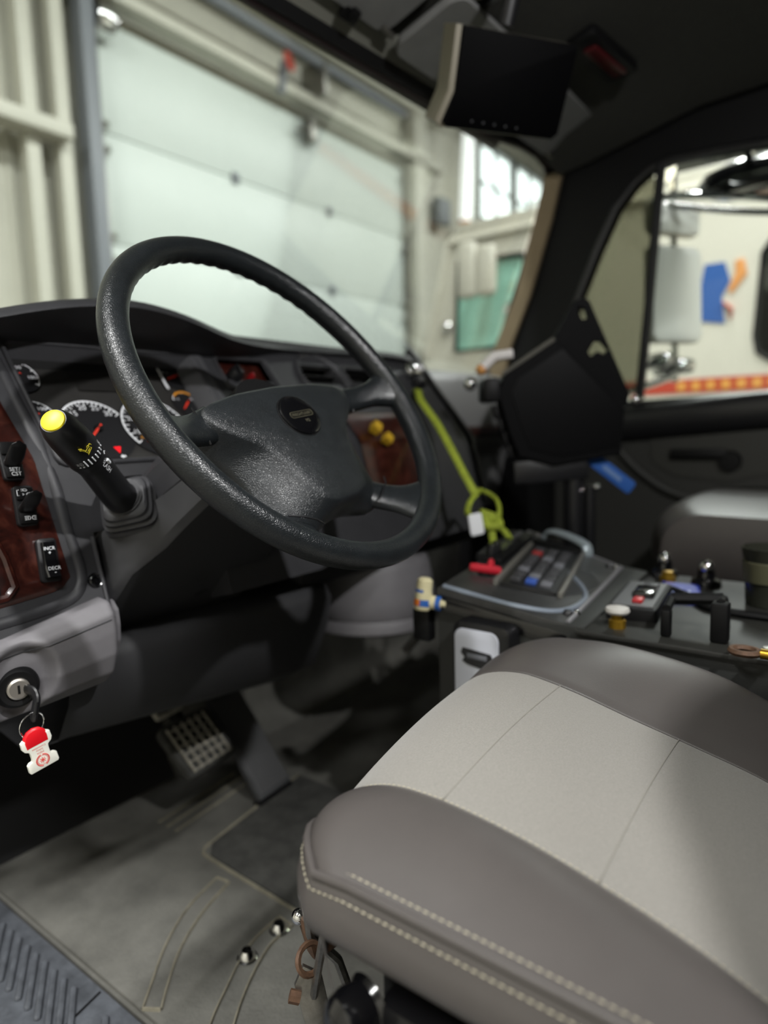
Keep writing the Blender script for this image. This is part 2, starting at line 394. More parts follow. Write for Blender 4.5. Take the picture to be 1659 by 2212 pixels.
st = obj('reflective_stripe', B().box((.004, 5.6, .078), (NX-.004, -2.4+.4, .90)), mat('stripe_red', 'b4402c', .4), nt_)
for i in range(40):
    obj('stripe_block', B().box((.003, .045, .05), (NX-.008, .40-.075*i, .90)), mat('stripe_amber', 'd99a4a', .4), st)
# side emblem: a plain blue banner shape with orange and red touches
em = obj('door_emblem', B().plate([(.30, 1.54), (.20, 1.54), (.17, 1.44), (.21, 1.36), (.19, 1.22), (.34, 1.25)], t=.003, M=frame((NX-.004, 0, 0), (0, 1, 0), (0, 0, 1)) @ Matrix.Translation((0, 0, -.003))), mat('emblem_blue', '1d539c', .4), nt_)
obj('orange_flourish', B().tube([(NX-.008, .13, 1.54), (NX-.008, .12, 1.47), (NX-.008, .17, 1.38)], [.022, .03, .012], 8, flat=.3), mat('emblem_orange', 'd9924f', .4), em)
obj('red_flourish', B().tube([(NX-.008, .20, 1.33), (NX-.008, .16, 1.29), (NX-.008, .165, 1.24)], [.02, .03, .01], 8, flat=.3), mat('emblem_red', 'b8402f', .4), em)
for (y, z, s) in ((1.68, 1.66, .34), (1.55, 1.64, .30)):
    m_ = obj('side_mirror', B().box((.05, .13, s), (NX-.32, y-.1, z), bev=.03, seg=3), CREAM, nt_)
    obj('mirror_arm', B().tube([(NX, y, z+.1), (NX-.30, y-.08, z+.1)], .014, 8), CHROME, m_)
for (y, z) in ((1.93, 1.38), (1.45, 1.45)):
    obj('marker_lamp', B().lathe([(0, .02), (.03, .016), (.045, 0)], axis_frame((NX-.02, y, z), (-1, 0, 0)), 16), CHROME, nt_)
obj('drip_rail', B().tube([(NX-.015, 1.9, 1.93), (NX-.015, -4, 1.99)], .02, 8), CREAM, nt_)
obj('light_bar', B().box((1.5, .3, .16), (NX+1.1, 1.35, 2.14), bev=.04), mat('lamp_clear', 'e8ecec', .15, spec=.8), nt_)

# ================================================================== the cab shell
def yz(x): return frame((x, 0, 0), (0, 1, 0), (0, 0, 1))
b = B()
zt = lambda y: interp(y, [-1.3, -.4, -.1, .27], [1.60, 1.60, 1.585, 1.50])
P = [[(x, y, zt(y)-.05*abs(x/1.0)**4) for y in [-1.3, -1.0, -.7, -.4, -.25, -.1, .0, .1, .2, .29]] for x in [-.97+.97*2*i/16 for i in range(17)]]
b.grid(P); P2 = [[V(p)+V((0, 0, .05)) for p in r] for r in P]; b.grid(P2)
b.box((2.06, 1.75, .03), (0, -.45, 1.68))
struct('headliner', b, HEADL)
b = B().box((2.06, .05, 2.6), (0, -1.32, .35)); struct('cab_rear_wall', b, HEADL)
struct('roof_lamp', B().box((.16, .09, .02), tuple(ROOFLAMP+V((0, -.01, .04))), bev=.006), mat('lamp_lens_white', 'f4f4f0', .4), bpy.data.objects['headliner'])
# passenger side: frame with the door window opening
win = [(.33, .84), (.237, 1.101), (.182, 1.228), (.128, 1.336), (.075, 1.395), (.03, 1.425), (-.03, 1.436), (-.129, 1.431), (-.26, 1.42), (-.55, 1.41), (-.61, 1.37), (-.63, .84), (-.60, .80), (-.283, .775), (.072, .765), (.30, .80)]
side = B().plate([(-1.3, -.3), (.62, -.3), (.62, .75), (.56, .84), (.514, .974), (.438, 1.128), (.374, 1.345), (.345, 1.45), (.33, 1.64), (-1.3, 1.66)], [win], t=.06, M=yz(1.0))
ws = struct('cab_side_wall', side, SOOT)
struct('window_seal', B().tube([(1.0, y, z) for y, z in win], .012, 8, closed=True), SATIN, ws)
struct('a_pillar_cover', B().plate([(.56, .84), (.514, .974), (.438, 1.128), (.374, 1.345), (.340, 1.47), (.285, 1.47), (.318, 1.34), (.39, 1.12), (.455, .974), (.49, .84)], t=.02, M=yz(.978), bev=.006), BROWN, ws)
gl = struct('window_2', B().plate(win, t=.004, M=yz(1.03)), GLASS)
struct('vent_glass', B().plate([(.33, .84), (.237, 1.101), (.182, 1.228), (.128, 1.336), (.075, 1.395), (.03, 1.42), (.02, 1.36), (.05, .80)], t=.005, M=yz(1.02)), TINT, ws)
struct('window_divider', B().tube([(1.005, .052, .78), (1.005, .034, 1.0), (1.005, .004, 1.43)], .014, 8, flat=1.4), SOOT, ws)
# driver side: pillars and roof rail round the open door
b = B().box((.09, .16, 2.0), (-.97, -.72, .55), bev=.03).box((.08, 1.2, .12), (-.96, -.15, 1.56), bev=.02).box((.08, .10, 1.3), (-.97, .62, .0))
struct('b_pillar', b, SOOT)
struct('cab_left_rear', B().box((.05, .6, 2.0), (-.99, -1.05, .6)), SOOT)
struct('driver_a_pillar', B().tube([(-.98, .54, .85), (-.98, .34, 1.52)], .045, 10), SOOT)
# windshield frame and header
ZW = lambda z: .514-(z-.974)*(.178/.514)
wsf = [(-.9, 1.44), (-.2, 1.44), (.34, 1.46), (.6, 1.473), (.78, 1.497), (.89, 1.502), (.96, 1.494), (1.0, 1.472), (1.015, 1.43), (1.015, 1.2), (1.0, .93), (.97, .87), (-.93, .87), (-.93, 1.42)]
Mw_ = frame((0, ZW(0), 0), (1, 0, 0), (0, -.178, .514)); sl = hypot(.178, .514)/.514
b = B().plate([(-1.04, .80*sl), (1.04, .80*sl), (1.04, 1.66*sl), (-1.04, 1.66*sl)], [[(x, z*sl) for x, z in wsf]], t=.02, M=Mw_)
wfr = struct('windshield_frame', b, SOOT)
struct('windshield_seal', B().tube([(x, ZW(z)-.004, z) for x, z in wsf], .010, 8, closed=True), mat('seal_dark_red', '241416', .6), wfr)
struct('window_1', B().plate([(-.95, .85*sl), (1.02, .85*sl), (1.02, 1.52*sl), (-.95, 1.52*sl)], t=.005, M=Mw_ @ Matrix.Translation((0, 0, -.02))), GLASS)
hd = [(.352, 1.43), (.335, 1.445), (.31, 1.462), (.283, 1.478), (.275, 1.50), (.30, 1.53), (.36, 1.50)]
hrings = []
for i in range(13):
    x = -.98+1.66*i/12; dz = interp(x, [-.2, .34, .68], [.0, .018, .03]); hrings.append([(x, y+.006, z+dz) for y, z in hd])
struct('header_trim', B().loft(hrings), mat('header_plastic', '75756c', .7), None)
# floor, toe board, walls of the footwell
b = B().box((1.66, 2.0, .03), (.17, -.38, -.015)); struct('cab_floor', b, RUBBER)
cf = bpy.data.objects['cab_floor']
b = B().box((2.3, .03, 1.0), (.0, .67, .4)); struct('firewall', b, CARPET)
b = B()
P = [[(x, interp(t, [0, .3, 1], [.60, .635, .65]), interp(t, [0, .3, 1], [0.0, .05, .32])) for t in [i/8 for i in range(9)]] for x in [-.28, -.05, .2, .45, .7, .98]]
struct('toe_board', b.grid(P), RUBBER)
struct('passenger_footwell', B().box((.03, .35, .7), (.97, .47, .35)), SOOT)
# moulded lines of the floor mat
def strip(pts, w, h, z=0, k_=.7): 
    rows = []
    for i, p in enumerate(pts):
        t = (V(pts[min(i+1, len(pts)-1)])-V(pts[max(i-1, 0)])); t = V((t[0], t[1])).normalized(); nrm = V((-t.y, t.x))
        q = V((p[0], p[1])); rows.append([(q.x+nrm.x*w, q.y+nrm.y*w, z), (q.x+nrm.x*w*.5, q.y+nrm.y*w*.5, z+h), (q.x-nrm.x*w*.5, q.y-nrm.y*w*.5, z+h), (q.x-nrm.x*w, q.y-nrm.y*w, z)])
    return rows
fl = thing('floor_mat', 'dusty black rubber floor mat with moulded ridges in the driver footwell', 'floor mat', (-.4, .2, 0))
mp = [(-.655, .60), (-.20, .60), (-.13, .40), (-.13, -.30), (-.655, -.30)]
obj('mat_sheet', B().plate(mp, t=.006, bev=.002), RUBBER, fl)
obj('mat_panel', B().plate([(-.408, .335), (-.385, .36), (-.13, .395), (-.13, -.28), (-.43, -.28)], t=.003, M=Matrix.Translation((0, 0, .006)), bev=.001), RUBDK, fl)
edge = spline([(-.13, .398), (-.2, .390), (-.37, .366), (-.405, .357), (-.413, .33), (-.418, .2), (-.423, 0.013), (-.43, -.2)], 6)
obj('panel_edge', B().grid(strip([(p.x, p.y) for p in [V((q[0], q[1], 0)) if len(q) > 2 else q for q in [tuple(e)+(0,) if len(e) == 2 else tuple(e) for e in edge]]], .0026, .004, .006)), DUST, fl)
def groove(L, R):
    Lp = [(p.x, p.y) for p in spline([V((a, c, 0)) for a, c in L], 8)]; Rp = [(p.x, p.y) for p in spline([V((a, c, 0)) for a, c in R], 8)]
    b = B().grid(strip(Lp, .0018, .004, .006)).grid(strip(Rp, .0018, .004, .006)).grid(strip([Lp[0], Rp[0]], .0018, .004, .006)).grid(strip([Lp[-1], Rp[-1]], .0018, .004, .006))
    obj('moulded_ridge', b, DUST, fl)
    rows = [[(a[0], a[1], .0066), (c[0], c[1], .0066)] for a, c in zip(Lp, Rp)]
    obj('ridge_floor', B().grid(rows), RUBBER, fl)
groove([(-.439, .281), (-.51, .262), (-.573, .227), (-.625, .185), (-.655, .160)], [(-.435, .256), (-.505, .235), (-.566, .204), (-.615, .165), (-.642, .140)])
groove([(-.443, .134), (-.49, .132), (-.532, .119), (-.57, .100), (-.613, .077), (-.65, .05)], [(-.445, .106), (-.485, .106), (-.52, .095), (-.56, .076), (-.596, .054), (-.635, .025)])
for y0 in (.455, .48, .505): obj('moulded_ridge', B().grid(strip([(-.40, y0-.01), (-.30, y0), (-.20, y0+.012)], .002, .003, .006)), DUST, fl)
# door step tread beside the mat
tp = thing('step_tread', 'grey ribbed plastic step tread along the driver door sill', 'step tread', (-.78, .2, -.02))
obj('tread_plate', B().plate([(-.662, -.3), (-.662, .66), (-1.02, .66), (-1.02, -.3)], t=.03, M=Matrix.Translation((0, 0, -.028)), bev=.006), TREAD, tp)
tribs = []
for i in range(22):
    y = .640-.025*i
    if abs(y-.225) < .03 or abs(y-.25) < .012: continue
    if not tribs: o = obj('tread_rib', B().box((.10, .0085, .007), M=frame((0, 0, 0), (.53, .85, 0), (-.85, .53, 0)), bev=.0035), TREAD, tp); tribs.append(o); o.location = V((-.712, y-.04, .004))
    else: c = dup(tribs[0], tp, V((-.712, y-.04, .004)))
obj('tread_joint', B().box((.3, .0022, .003), M=frame((-.815, .20, .0022), (.97, .22, 0), (-.22, .97, 0))), SOOT, tp)

# ================================================================== dashboard
PY_ = [.45, .40, .345, .24, .205, .19]; PZ_ = [.95, .90, .824, .694, .547, .49]
CUM = [0]
for i in range(5): CUM.append(CUM[-1]+hypot(PY_[i+1]-PY_[i], PZ_[i+1]-PZ_[i]))
def F(x, s, off=0):
    """point on the dash face: s runs down the slope, off lifts towards the driver"""
    y = interp(s, CUM, PY_); z = interp(s, CUM, PZ_)
    e = .012; dy = interp(s+e, CUM, PY_)-interp(s-e, CUM, PY_); dz = interp(s+e, CUM, PZ_)-interp(s-e, CUM, PZ_); l = hypot(dy, dz) or 1
    return V((x, y+dz/l*off, z-dy/l*off))
def FM(x, s, off=0):
    """frame on the dash face: local x = +X, y = up the slope, z = towards the driver"""
    a, c = F(x, s-.01), F(x, s+.01); u = (a-c).normalized(); n = V((1, 0, 0)).cross(u)
    m = Matrix((V((1, 0, 0)), u, n)).transposed().to_4x4(); m.translation = F(x, s, off); return m
def fpatch(x0, x1, s0, s1, off=0, nx=8, ns=12, b=None):
    b = b or B(); b.grid([[F(lerp(x0, x1, i/nx), lerp(s0, s1, j/ns), off) for j in range(ns+1)] for i in range(nx+1)]); return b
def fring(x0, x1, s0, s1, r, rad, off=0, n=5):
    """rounded lip round a rectangle on the dash face"""
    pts = rrect(x1-x0, s1-s0, r, n, (x0+x1)/2, (s0+s1)/2); P = []
    for i, p in enumerate(pts):
        q = pts[(i+1) % len(pts)]; k = max(1, int(hypot(q[0]-p[0], q[1]-p[1])/.02))
        P += [F(lerp(p[0], q[0], j/k), lerp(p[1], q[1], j/k), off) for j in range(k)]
    return B().tube(P, rad, 8, closed=True)

da = thing('dashboard', 'dark grey truck dashboard with hooded gauges and burl wood switch panel', 'dashboard', (-.3, .35, .6))
# face, with openings for the gauges, the wood panels and the vents left out of the sheet
XS = [-.80, -.745, -.683, -.66, -.635, -.60, -.55, -.45, -.363, -.34, -.318, -.217, -.19, -.13, -.015, .0, .105, .13, .17, .25, .30, .33, .36]
SS = [.05, .085, .12, .142, .16, .19, .215, .235, .275, .32, .340, .36, .39, .425, .46, .495, .5417]
def hole(x, s):
    return ((-.66 < x < -.363 and .142 < s < .340) or (-.318 < x < -.217 and .142 < s < .19) or (-.13 < x < -.015 and .142 < s < .19) or (.0 < x < .105 and .142 < s < .19)
            or (-.60 < x < -.45 and s > .36) or (-.635 < x < -.45 and s > .425))
b = B()
for i in range(len(XS)-1):
    for j in range(len(SS)-1):
        x, s = (XS[i]+XS[i+1])/2, (SS[j]+SS[j+1])/2
        if hole(x, s) or s < .085 or (s < .12 and x < -.32): continue
        f = lambda X, S: F(X, S) if X < .3 else F(X, S, -.02*smooth((X-.3)/.06)**1 - .05*smooth((X-.33)/.03))
        b.bm.faces.new([b.bm.verts.new(p) for p in (f(XS[i], SS[j]), f(XS[i+1], SS[j]), f(XS[i+1], SS[j+1]), f(XS[i], SS[j+1]))])
bmesh.ops.remove_doubles(b.bm, verts=b.bm.verts, dist=1e-5)
fas = obj('fascia', b, DASH, da, sharp=50)
ex = B()      # return edges of the column cut-out and the bottom edge
for (A, C) in (((-.635, .425), (-.635, .5417)), ((-.60, .36), (-.60, .425)), ((-.60, .36), (-.45, .36)), ((-.80, .5417), (-.635, .5417)), ((-.45, .36), (-.45, .5417))):
    k = 6; ex.grid([[F(lerp(A[0], C[0], i/k), lerp(A[1], C[1], i/k), o) for o in (0, -.004, -.05)] for i in range(k+1)])
ex.grid([[F(-.615+.0, .405+.0, o)+V((dx, 0, dz)) for o in (0.001, -.03)] for dx, dz in ((-.02, -.03), (.0, -.008), (.03, .008), (.06, .012))])
obj('fascia_edge', ex, DASH, da)
obj('edge_roll', B().tube([F(-.637, .43), F(-.636, .48), F(-.635, .53), F(-.645, .545), F(-.70, .546), F(-.80, .546)], .003, 8), DASH, da)
obj('face_screw', B().lathe([(0, .001), (.0035, .001), (.004, .0025), (.0062, .0022), (.0075, .0005), (.009, .001), (.0105, -.001)], FM(-.645, .483), 20).box((.003, .006, .002), M=FM(-.645, .483, .0022)), GLOSSB, da)
obj('face_screw', B().lathe([(0, -.001), (.005, -.001), (.006, .001), (.0075, 0)], FM(-.311, .132), 16), SOOT, da)
# hood over the gauges
LIPX = [-.84, -.775, -.69, -.658, -.612, -.562, -.507, -.463, -.416, -.366, -.317, -.26, -.15, -.03, .12, .262, .32, .345, .36]
LIPY = [.27, .28, .28, .28, .28, .28, .28, .28, .28, .295, .31, .325, .36, .365, .365, .365, .365, .355, .34]
LIPZ = [.822, .850, .871, .880, .891, .899, .903, .900, .892, .885, .879, .877, .881, .884, .889, .887, .868, .845, .81]
rings = []
for i in range(70):
    x = lerp(-.84, .36, i/69); ly, lz = sinterp(x, LIPX, LIPY), sinterp(x, LIPX, LIPZ)
    ty, tz = F(x, .142).y, F(x, .142).z
    if x > -.30: k = smooth((x+.30)/.2); ty, tz = lerp(ty, F(x, .06).y-.004, k), lerp(tz, min(lz-.02, F(x, .09).z), k)
    h = lz
    rings.append([(x, .60, h-.11), (x, .50, h-.08), (x, ly+.07, h-.024), (x, ly+.03, h-.004), (x, ly+.010, h-.002), (x, ly+.001, h-.008), (x, ly-.001, h-.013), (x, ly+.006, h-.017), (x, lerp(ly, ty, .5), lerp(h-.017, tz, .45)), (x, ty, tz), (x, ty+.05, tz)])
obj('hood', B().grid(rings, cv=False), DASH, da, sharp=60)
# body behind the face, so the dash is solid
b = B().box((1.14, .26, .32), (-.23, .49, .66)).box((.5, .2, .3), (-.55, .55, .5)); obj('inner_body', b, SOOT, da)
# right end of the driver's pod rolls round
rings = []
for s in [.03+.02*i for i in range(24)]:
    rings.append([F(.33, s, 0)+V((0, .0, 0)), F(.352, s, -.004), F(.366, s, -.02), F(.372, s, -.05), F(.374, s, -.12)])
obj('pod_end', B().grid(rings), DASH, da, sharp=60)
# gauge opening: bezel walls and lens
bz = []
X0, X1, S0, S1 = -.66, -.363, .142, .340
b = B()
per = [(lerp(X0, X1, i/8), S0) for i in range(8)]+[(X1, lerp(S0, S1, i/8)) for i in range(8)]+[(lerp(X1, X0, i/8), S1) for i in range(8)]+[(X0, lerp(S1, S0, i/8)) for i in range(8)]
b.grid([[F(x, s, .001) for x, s in per], [F(x, s, -.022) for x, s in per]], cv=True)
ic = obj('instrument_bezel', b, DASH, da)
obj('bezel_lip', fring(X0, X1, S0, S1, .012, .0035, .0005), DASH, da)
obj('bezel_flare', B().grid([[F(-.352, s, .004), F(-.372, s+.002, .003), F(-.392, s+.006, -.014), F(-.395, s+.006, -.021)] for s in [.138+.0205*i for i in range(11)]]), mat('bezel_grey', '47474a', .45), da)
obj('bezel_flare', B().grid([[F(x, .132, .004), F(x, .142, .004), F(x, .158, -.016)] for x in [-.66+.03*i for i in range(11)]]), DASH, da)
obj('cluster_face', fpatch(X0-.004, X1+.004, S0-.004, S1+.004, -.0215), LENS, da)
OFF = -.0195
def fp(cx, cs, r, a, off): return F(cx+r*sin(a), cs-r*cos(a), off)
def gauge(cx, cs, r, a0, a1, marks, needle, numerals=(), ns=.009, ticks=10, red=None, ring=True, ncol=None):
    g = obj('gauge', B().grid([[fp(cx, cs, rr, 2*pi*i/40, OFF+.0006) for i in range(40)] for rr in (r*1.04, r*.5, .0005)], cv=True), FACE, da)
    b = B(); R = radians
    n = 28
    b.grid([[fp(cx, cs, rr, R(lerp(a0, a1, i/n)), OFF+.0012) for rr in (r*.95, r)] for i in range(n+1)])
    for k in range(ticks+1):
        a = R(lerp(a0, a1, k/ticks)); w = .0008/r
        b.grid([[fp(cx, cs, rr, a+d, OFF+.0013) for rr in (r*(.82 if k % 2 == 0 else .88), r)] for d in (-w, w)])
    for (t, a, rr) in numerals:
        c = fp(cx, cs, r*rr, R(a), OFF+.0012); m = FM(c.x, cs, 0); m.translation = c; b.text(t, ns, m)
    obj('dial_marks', b, WHITE, g)
    if red:
        obj('warning_arc', B().grid([[fp(cx, cs, rr, R(lerp(red[0], red[1], i/10)), OFF+.0014) for rr in (r*.86, r*1.0)] for i in range(11)]), ORANGE, g)
    nb = B(); a = R(needle); d = R(90)
    p0, p1 = fp(cx, cs, r*.12, a+pi, OFF+.004), fp(cx, cs, r*.78, a, OFF+.004)
    nb.tube([p0, p1], [.0022, .0012], 6)
    obj('needle', nb, REDN, g)
    obj('needle_hub', B().lathe([(0, .006), (r*.10, .0055), (r*.12, .001)], FM(cx, cs, OFF), 16), SOOT, g)
gauge(-.646, .184, .026, -60, 125, 0, 225, (('50', 20, .62), ('100', 95, .66)), .008, 6)
gauge(-.648, .252, .026, -60, 110, 0, 225, (('0', -35, .62), ('100', 40, .66), ('150', 95, .62)), .008, 6)
gauge(-.638, .306, .024, 140, 300, 0, 225, (('275', 300, .55), ('250', 165, .6)), .008, 5)
gauge(-.575, .273, .049, -125, 58, 0, 225, (('5', -110, .70), ('10', -75, .70), ('15', -42, .72), ('20', -12, .76), ('25', 16, .76), ('30', 44, .74)), .012, 24)
gauge(-.484, .270, .052, -125, 125, 0, 225, (('15', -105, .72), ('25', -68, .74), ('35', -36, .74), ('45', 0, .74), ('55', 36, .74)), .011, 26)
gauge(-.402, .172, .024, -70, 70, 0, 250, (('E', -55, .6), ('F', 55, .6)), .006, 4)
gauge(-.408, .226, .024, -70, 70, 0, 225, (('C', -55, .6), ('H', 55, .6)), .006, 4, red=(-50, 40))
gauge(-.400, .290, .024, -70, 70, 0, 225, (), .006, 4, red=(-30, 60))
obj('message_display', fpatch(-.572, -.500, .168, .205, OFF+.0006, 4, 4), mat('display_dark', '242322', .3), da)
obj('display_strip', B().grid([[F(x, s, OFF+.004) for s in (.150, .175, .20)] for x in (-.432, -.428)]), WHITE, da)
ti = obj('warning_triangle', B().plate([(-.005, .0045), (.005, .0045), (0, -.006)], t=.0006, M=FM(-.562, .309, OFF+.001)), mat('warning_red', 'ff1a24', .4, emit=.4), da)
obj('turn_arrow', B().plate([(-.004, 0), (0, .003), (0, .0012), (.004, .0012), (.004, -.0012), (0, -.0012), (0, -.003)], t=.0005, M=FM(-.560, .321, OFF+.001)), WHITE, da)
b = B().text('30', .006, FM(-.517, .290, OFF+.001)); obj('amber_numerals', b, ORANGE, da)
# burl wood panels
def woodpanel(xl, xr, s0, sb, off, label, nx=14, ns=30, cr=.012):
    """xr(s) is the right edge, sb(u) the bottom edge; rounded lower corner, rolled rim"""
    rows = []
    for i in range(nx+1):
        u = i/nx; row = []
        for j in range(ns+1):
            s = lerp(s0, sb(u), j/ns); x = lerp(xl, xr(s), u); d = min(1-u, 1 if j == 0 else 1)*(xr(s)-xl)
            if u > .8: s -= (cr*(1-sqrt(max(0, 1-((u-.8)/.2)**2))))*(j/ns)**6
            row.append(F(x, s, off+.003-(.003 if i == nx or j in (0, ns) else 0)))
        rows.append(row)
    return obj('wood_panel', B().grid(rows), WOOD, da, label=label, sharp=60)
woodpanel(-.82, lambda s: interp(s, [.20, .26, .30, .36, .41, .46, .49], [-.697, -.693, -.690, -.685, -.680, -.6755, -.6735]), .19, lambda u: lerp(.497, .4845, u), .0008, 'burl wood switch panel left of the gauges')
obj('panel_ridge', B().tube(spline([F(-.6735, .17, -.005), F(-.6735, .24, -.005), F(-.672, .30, -.005), F(-.669, .36, -.005), F(-.6645, .42, -.005), F(-.659, .465, -.005), F(-.664, .487, -.005), F(-.682, .4995, -.005), F(-.73, .506, -.005), F(-.81, .510, -.005)], 8), .0085, 12), DASH, da, sharp=70)
obj('raised_switch_bezel', B().tube([F(-.80, .40, .002), F(-.752, .405, .004), F(-.742, .44, .004), F(-.738, .472, .004), F(-.748, .482, .003), F(-.80, .486, .002)], .005, 8), WOOD, da)
woodpanel(-.322, lambda s: -.212, .14, lambda u: .208, -.014, 'small burl wood panel behind the wheel hub', 6, 8)
obj('panel_lip', fring(-.324, -.206, .14, .21, .012, .004, 0), DASH, da)
obj('rotary_knob', B().lathe([(0, .016), (.010, .016), (.0125, .012), (.0135, -.01)], FM(-.300, .182), 20).box((.004, .022, .006), M=FM(-.300, .182, .018), bev=.001), SATIN, da)
obj('red_indicator', B().lathe([(0, .006), (.003, .005), (.0055, 0), (.0055, -.012)], FM(-.258, .178), 16), mat('indicator_red', '8e141a', .35), da)
woodpanel(-.09, lambda s: .145, .262, lambda u: .44, .001, 'burl wood panel behind the right wheel opening', 8, 16)
kn = obj('brake_knob', B().lathe([(0, .030), (.010, .030), (.013, .027), (.013, .012), (.005, .010), (.005, 0)], FM(-.043, .311) @ Matrix.Rotation(.2, 4, 'X'), 4), mat('brake_yellow', 'c9a22c', .4), da)
obj('brake_knob', B().lathe([(0, .028), (.009, .028), (.012, .025), (.012, .012), (.005, .010), (.005, 0)], FM(-.025, .335), 4), mat('brake_yellow', 'c9a22c', .4), da, label='second yellow knob')
# vents
v1 = obj('air_vent', B().lathe([(.062, -.004), (.066, .003), (.060, .006), (.054, .002), (.052, -.02)], FM(-.072, .172), 36), DASH, da)
for i in range(4): obj('slat', B().box((.096, .003, .020), M=FM(-.072, .142+.02*i, -.012) @ Matrix.Rotation(.4, 4, 'X')), SATIN, v1)
obj('vent_back', B().lathe([(0, -.03), (.053, -.03)], FM(-.072, .172), 24), SOOT, v1)
v2 = obj('vent_frame', fring(.0, .108, .142, .19, .012, .005, .001), DASH, da)
obj('slot_back', fpatch(-.004, .112, .136, .196, -.035, 2, 2), SOOT, da)
for i in range(3): obj('slat', B().box((.104, .003, .018), M=FM(.054, .15+.017*i, -.014) @ Matrix.Rotation(.4, 4, 'X')), SOOT, v2)
b = B(); per = [(-.004, .136), (.112, .136), (.112, .196), (-.004, .196)]; b.grid([[F(x, s, 0) for x, s in per], [F(x, s, -.036) for x, s in per]], cv=True); obj('slot_wall', b, SOOT, da)
obj('panel_gap', B().tube([F(-.19, .225, .002), F(.1, .222, .002), F(.24, .215, .002)], .003, 6), SATIN, da)
cl_ = thing('clamp_light', 'small chrome lamp clipped to the top right corner of the dashboard', 'lamp', tuple(F(.245, .143, .01)))
obj('lamp_head', B().box((.052, .030, .022), M=FM(.248, .145, .014), bev=.009, seg=3), CHROME, cl_)
obj('lamp_lens', B().box((.020, .014, .008), M=FM(.262, .146, .026), bev=.003), mat('lens_white', 'f4f4f8', .2), cl_)
obj('clamp', B().box((.04, .022, .02), M=FM(.25, .178, .010), bev=.004), SATIN, cl_)
# rocker switches in the wood panel
def rocker(x, s, w, h, legend, paddle, roll=0):
    M = FM(x, s, .0048) @ Matrix.Rotation(roll, 4, 'Z')
    r = obj('rocker_switch', B().plate(rrect(w, h, .0045, 4), t=.005, M=M, bev=.0014), SATIN, da)
    if paddle:
        obj('switch_insert', B().box((w*.80, h*.30, .003), (0, h*.30, .006), M=M, bev=.0006).box((w*.80, h*.26, .003), (0, -h*.31, .006), M=M, bev=.0006), SOOT, r)
        P = []
        for i in range(12):
            t = i/11; P.append((0, -.006+.004*t+.006*t*t, .004+.026*t)); 
        rows = []
        for i in range(12):
            t = i/11; ww = w*lerp(.40, .44, sin(pi*min(t*1.2, 1)))*(1 if t < .85 else sqrt(max(.03, 1-((t-.85)/.16)**2))); th = lerp(.009, .0028, t)
            cy, cz = lerp(-.003, .010, t**1.6), .004+.028*t
            rows.append([M @ V((ww*cos(a), cy+th*sin(a)*.8, cz+th*sin(a)*.35)) for a in [2*pi*k/20 for k in range(20)]])
        obj('paddle', B().loft(rows), SATIN, r, sharp=50)
    else:
        rows = []
        for j in range(9):
            t = j/8-.5; y = t*h*.80; zz = .0085+.006*abs(t*2)**1.5*(1 if t < 0 else .2)
            rows.append([M @ V((x_, y, z_)) for x_, z_ in ((-w*.34, .003), (-w*.33, zz-.0015), (-w*.28, zz), (w*.28, zz), (w*.33, zz-.0015), (w*.34, .003))])
        obj('rocker_cap', B().grid(rows), GLOSSB, r)
    b = B()
    for (txt, tx, ty, sz, tz) in legend: b.text(txt, sz, M @ Matrix.Translation((tx, ty, tz)))
    return r, M, b
r, M, b = rocker(-.7165, .335, .0225, .046, (('SET/', 0, -.0115, .0062, .0078), ('CST', .001, -.0168, .0062, .0078)), True, -.04); obj('legend', b, WHITE, r)
r, M, b = rocker(-.711, .3855, .0225, .046, (), True, -.04)
T_ = lambda x, y, z=.0078: M @ V((x, y, z))
def line(b, pts, w=.00035): return b.tube([T_(*p) for p in pts], w, 4)
for (p) in ([(-.0065, .0175), (-.0085, .0175), (-.0085, .0112), (-.0065, .0112)],
            [(-.002, .0165), (-.002, .0185), (.001, .0185), (.0025, .0172), (.001, .016), (-.002, .0165)], [(-.004, .0183), (-.003, .0183)], [(-.004, .0165), (-.003, .0165)],
            [(-.003, .0135), (-.001, .0125), (-.003, .0115)], [(.003, .0140), (.001, .0125), (.004, .0112)], [(.004, .0125), (.006, .0125)], [(.004, .0139), (.006, .0139)],
            [(-.001, -.0122), (-.001, -.0165), (.001, -.0160), (.0018, -.0143), (.001, -.0126), (-.001, -.0122)], [(.0065, -.0122), (.004, -.0126), (.0033, -.0143), (.004, -.016), (.0065, -.0165)],
            [(-.0045, -.0125), (-.002, -.0125)], [(-.0045, -.0143), (-.002, -.0143)], [(-.0045, -.0162), (-.002, -.0162)], [(.0055, -.0125), (.0078, -.0125)], [(.0055, -.0143), (.0078, -.0143)], [(.0055, -.0162), (.0078, -.0162)]):
    line(b, p)
obj('legend', b, WHITE, r)
r, M, b = rocker(-.698, .4495, .0225, .050, (('INCR', -.0005, .0125, .0056, .0098), ('+', -.0005, .0075, .0065, .0095), ('DECR', .001, -.0105, .0056, .0122), ('-', .001, -.0148, .0075, .0135)), False, -.06); obj('legend', b, WHITE, r)
r, M, b = rocker(-.7665, .452, .026, .055, (), False, -.04); bpy.data.objects  # partly out of the frame
b.bm.free()
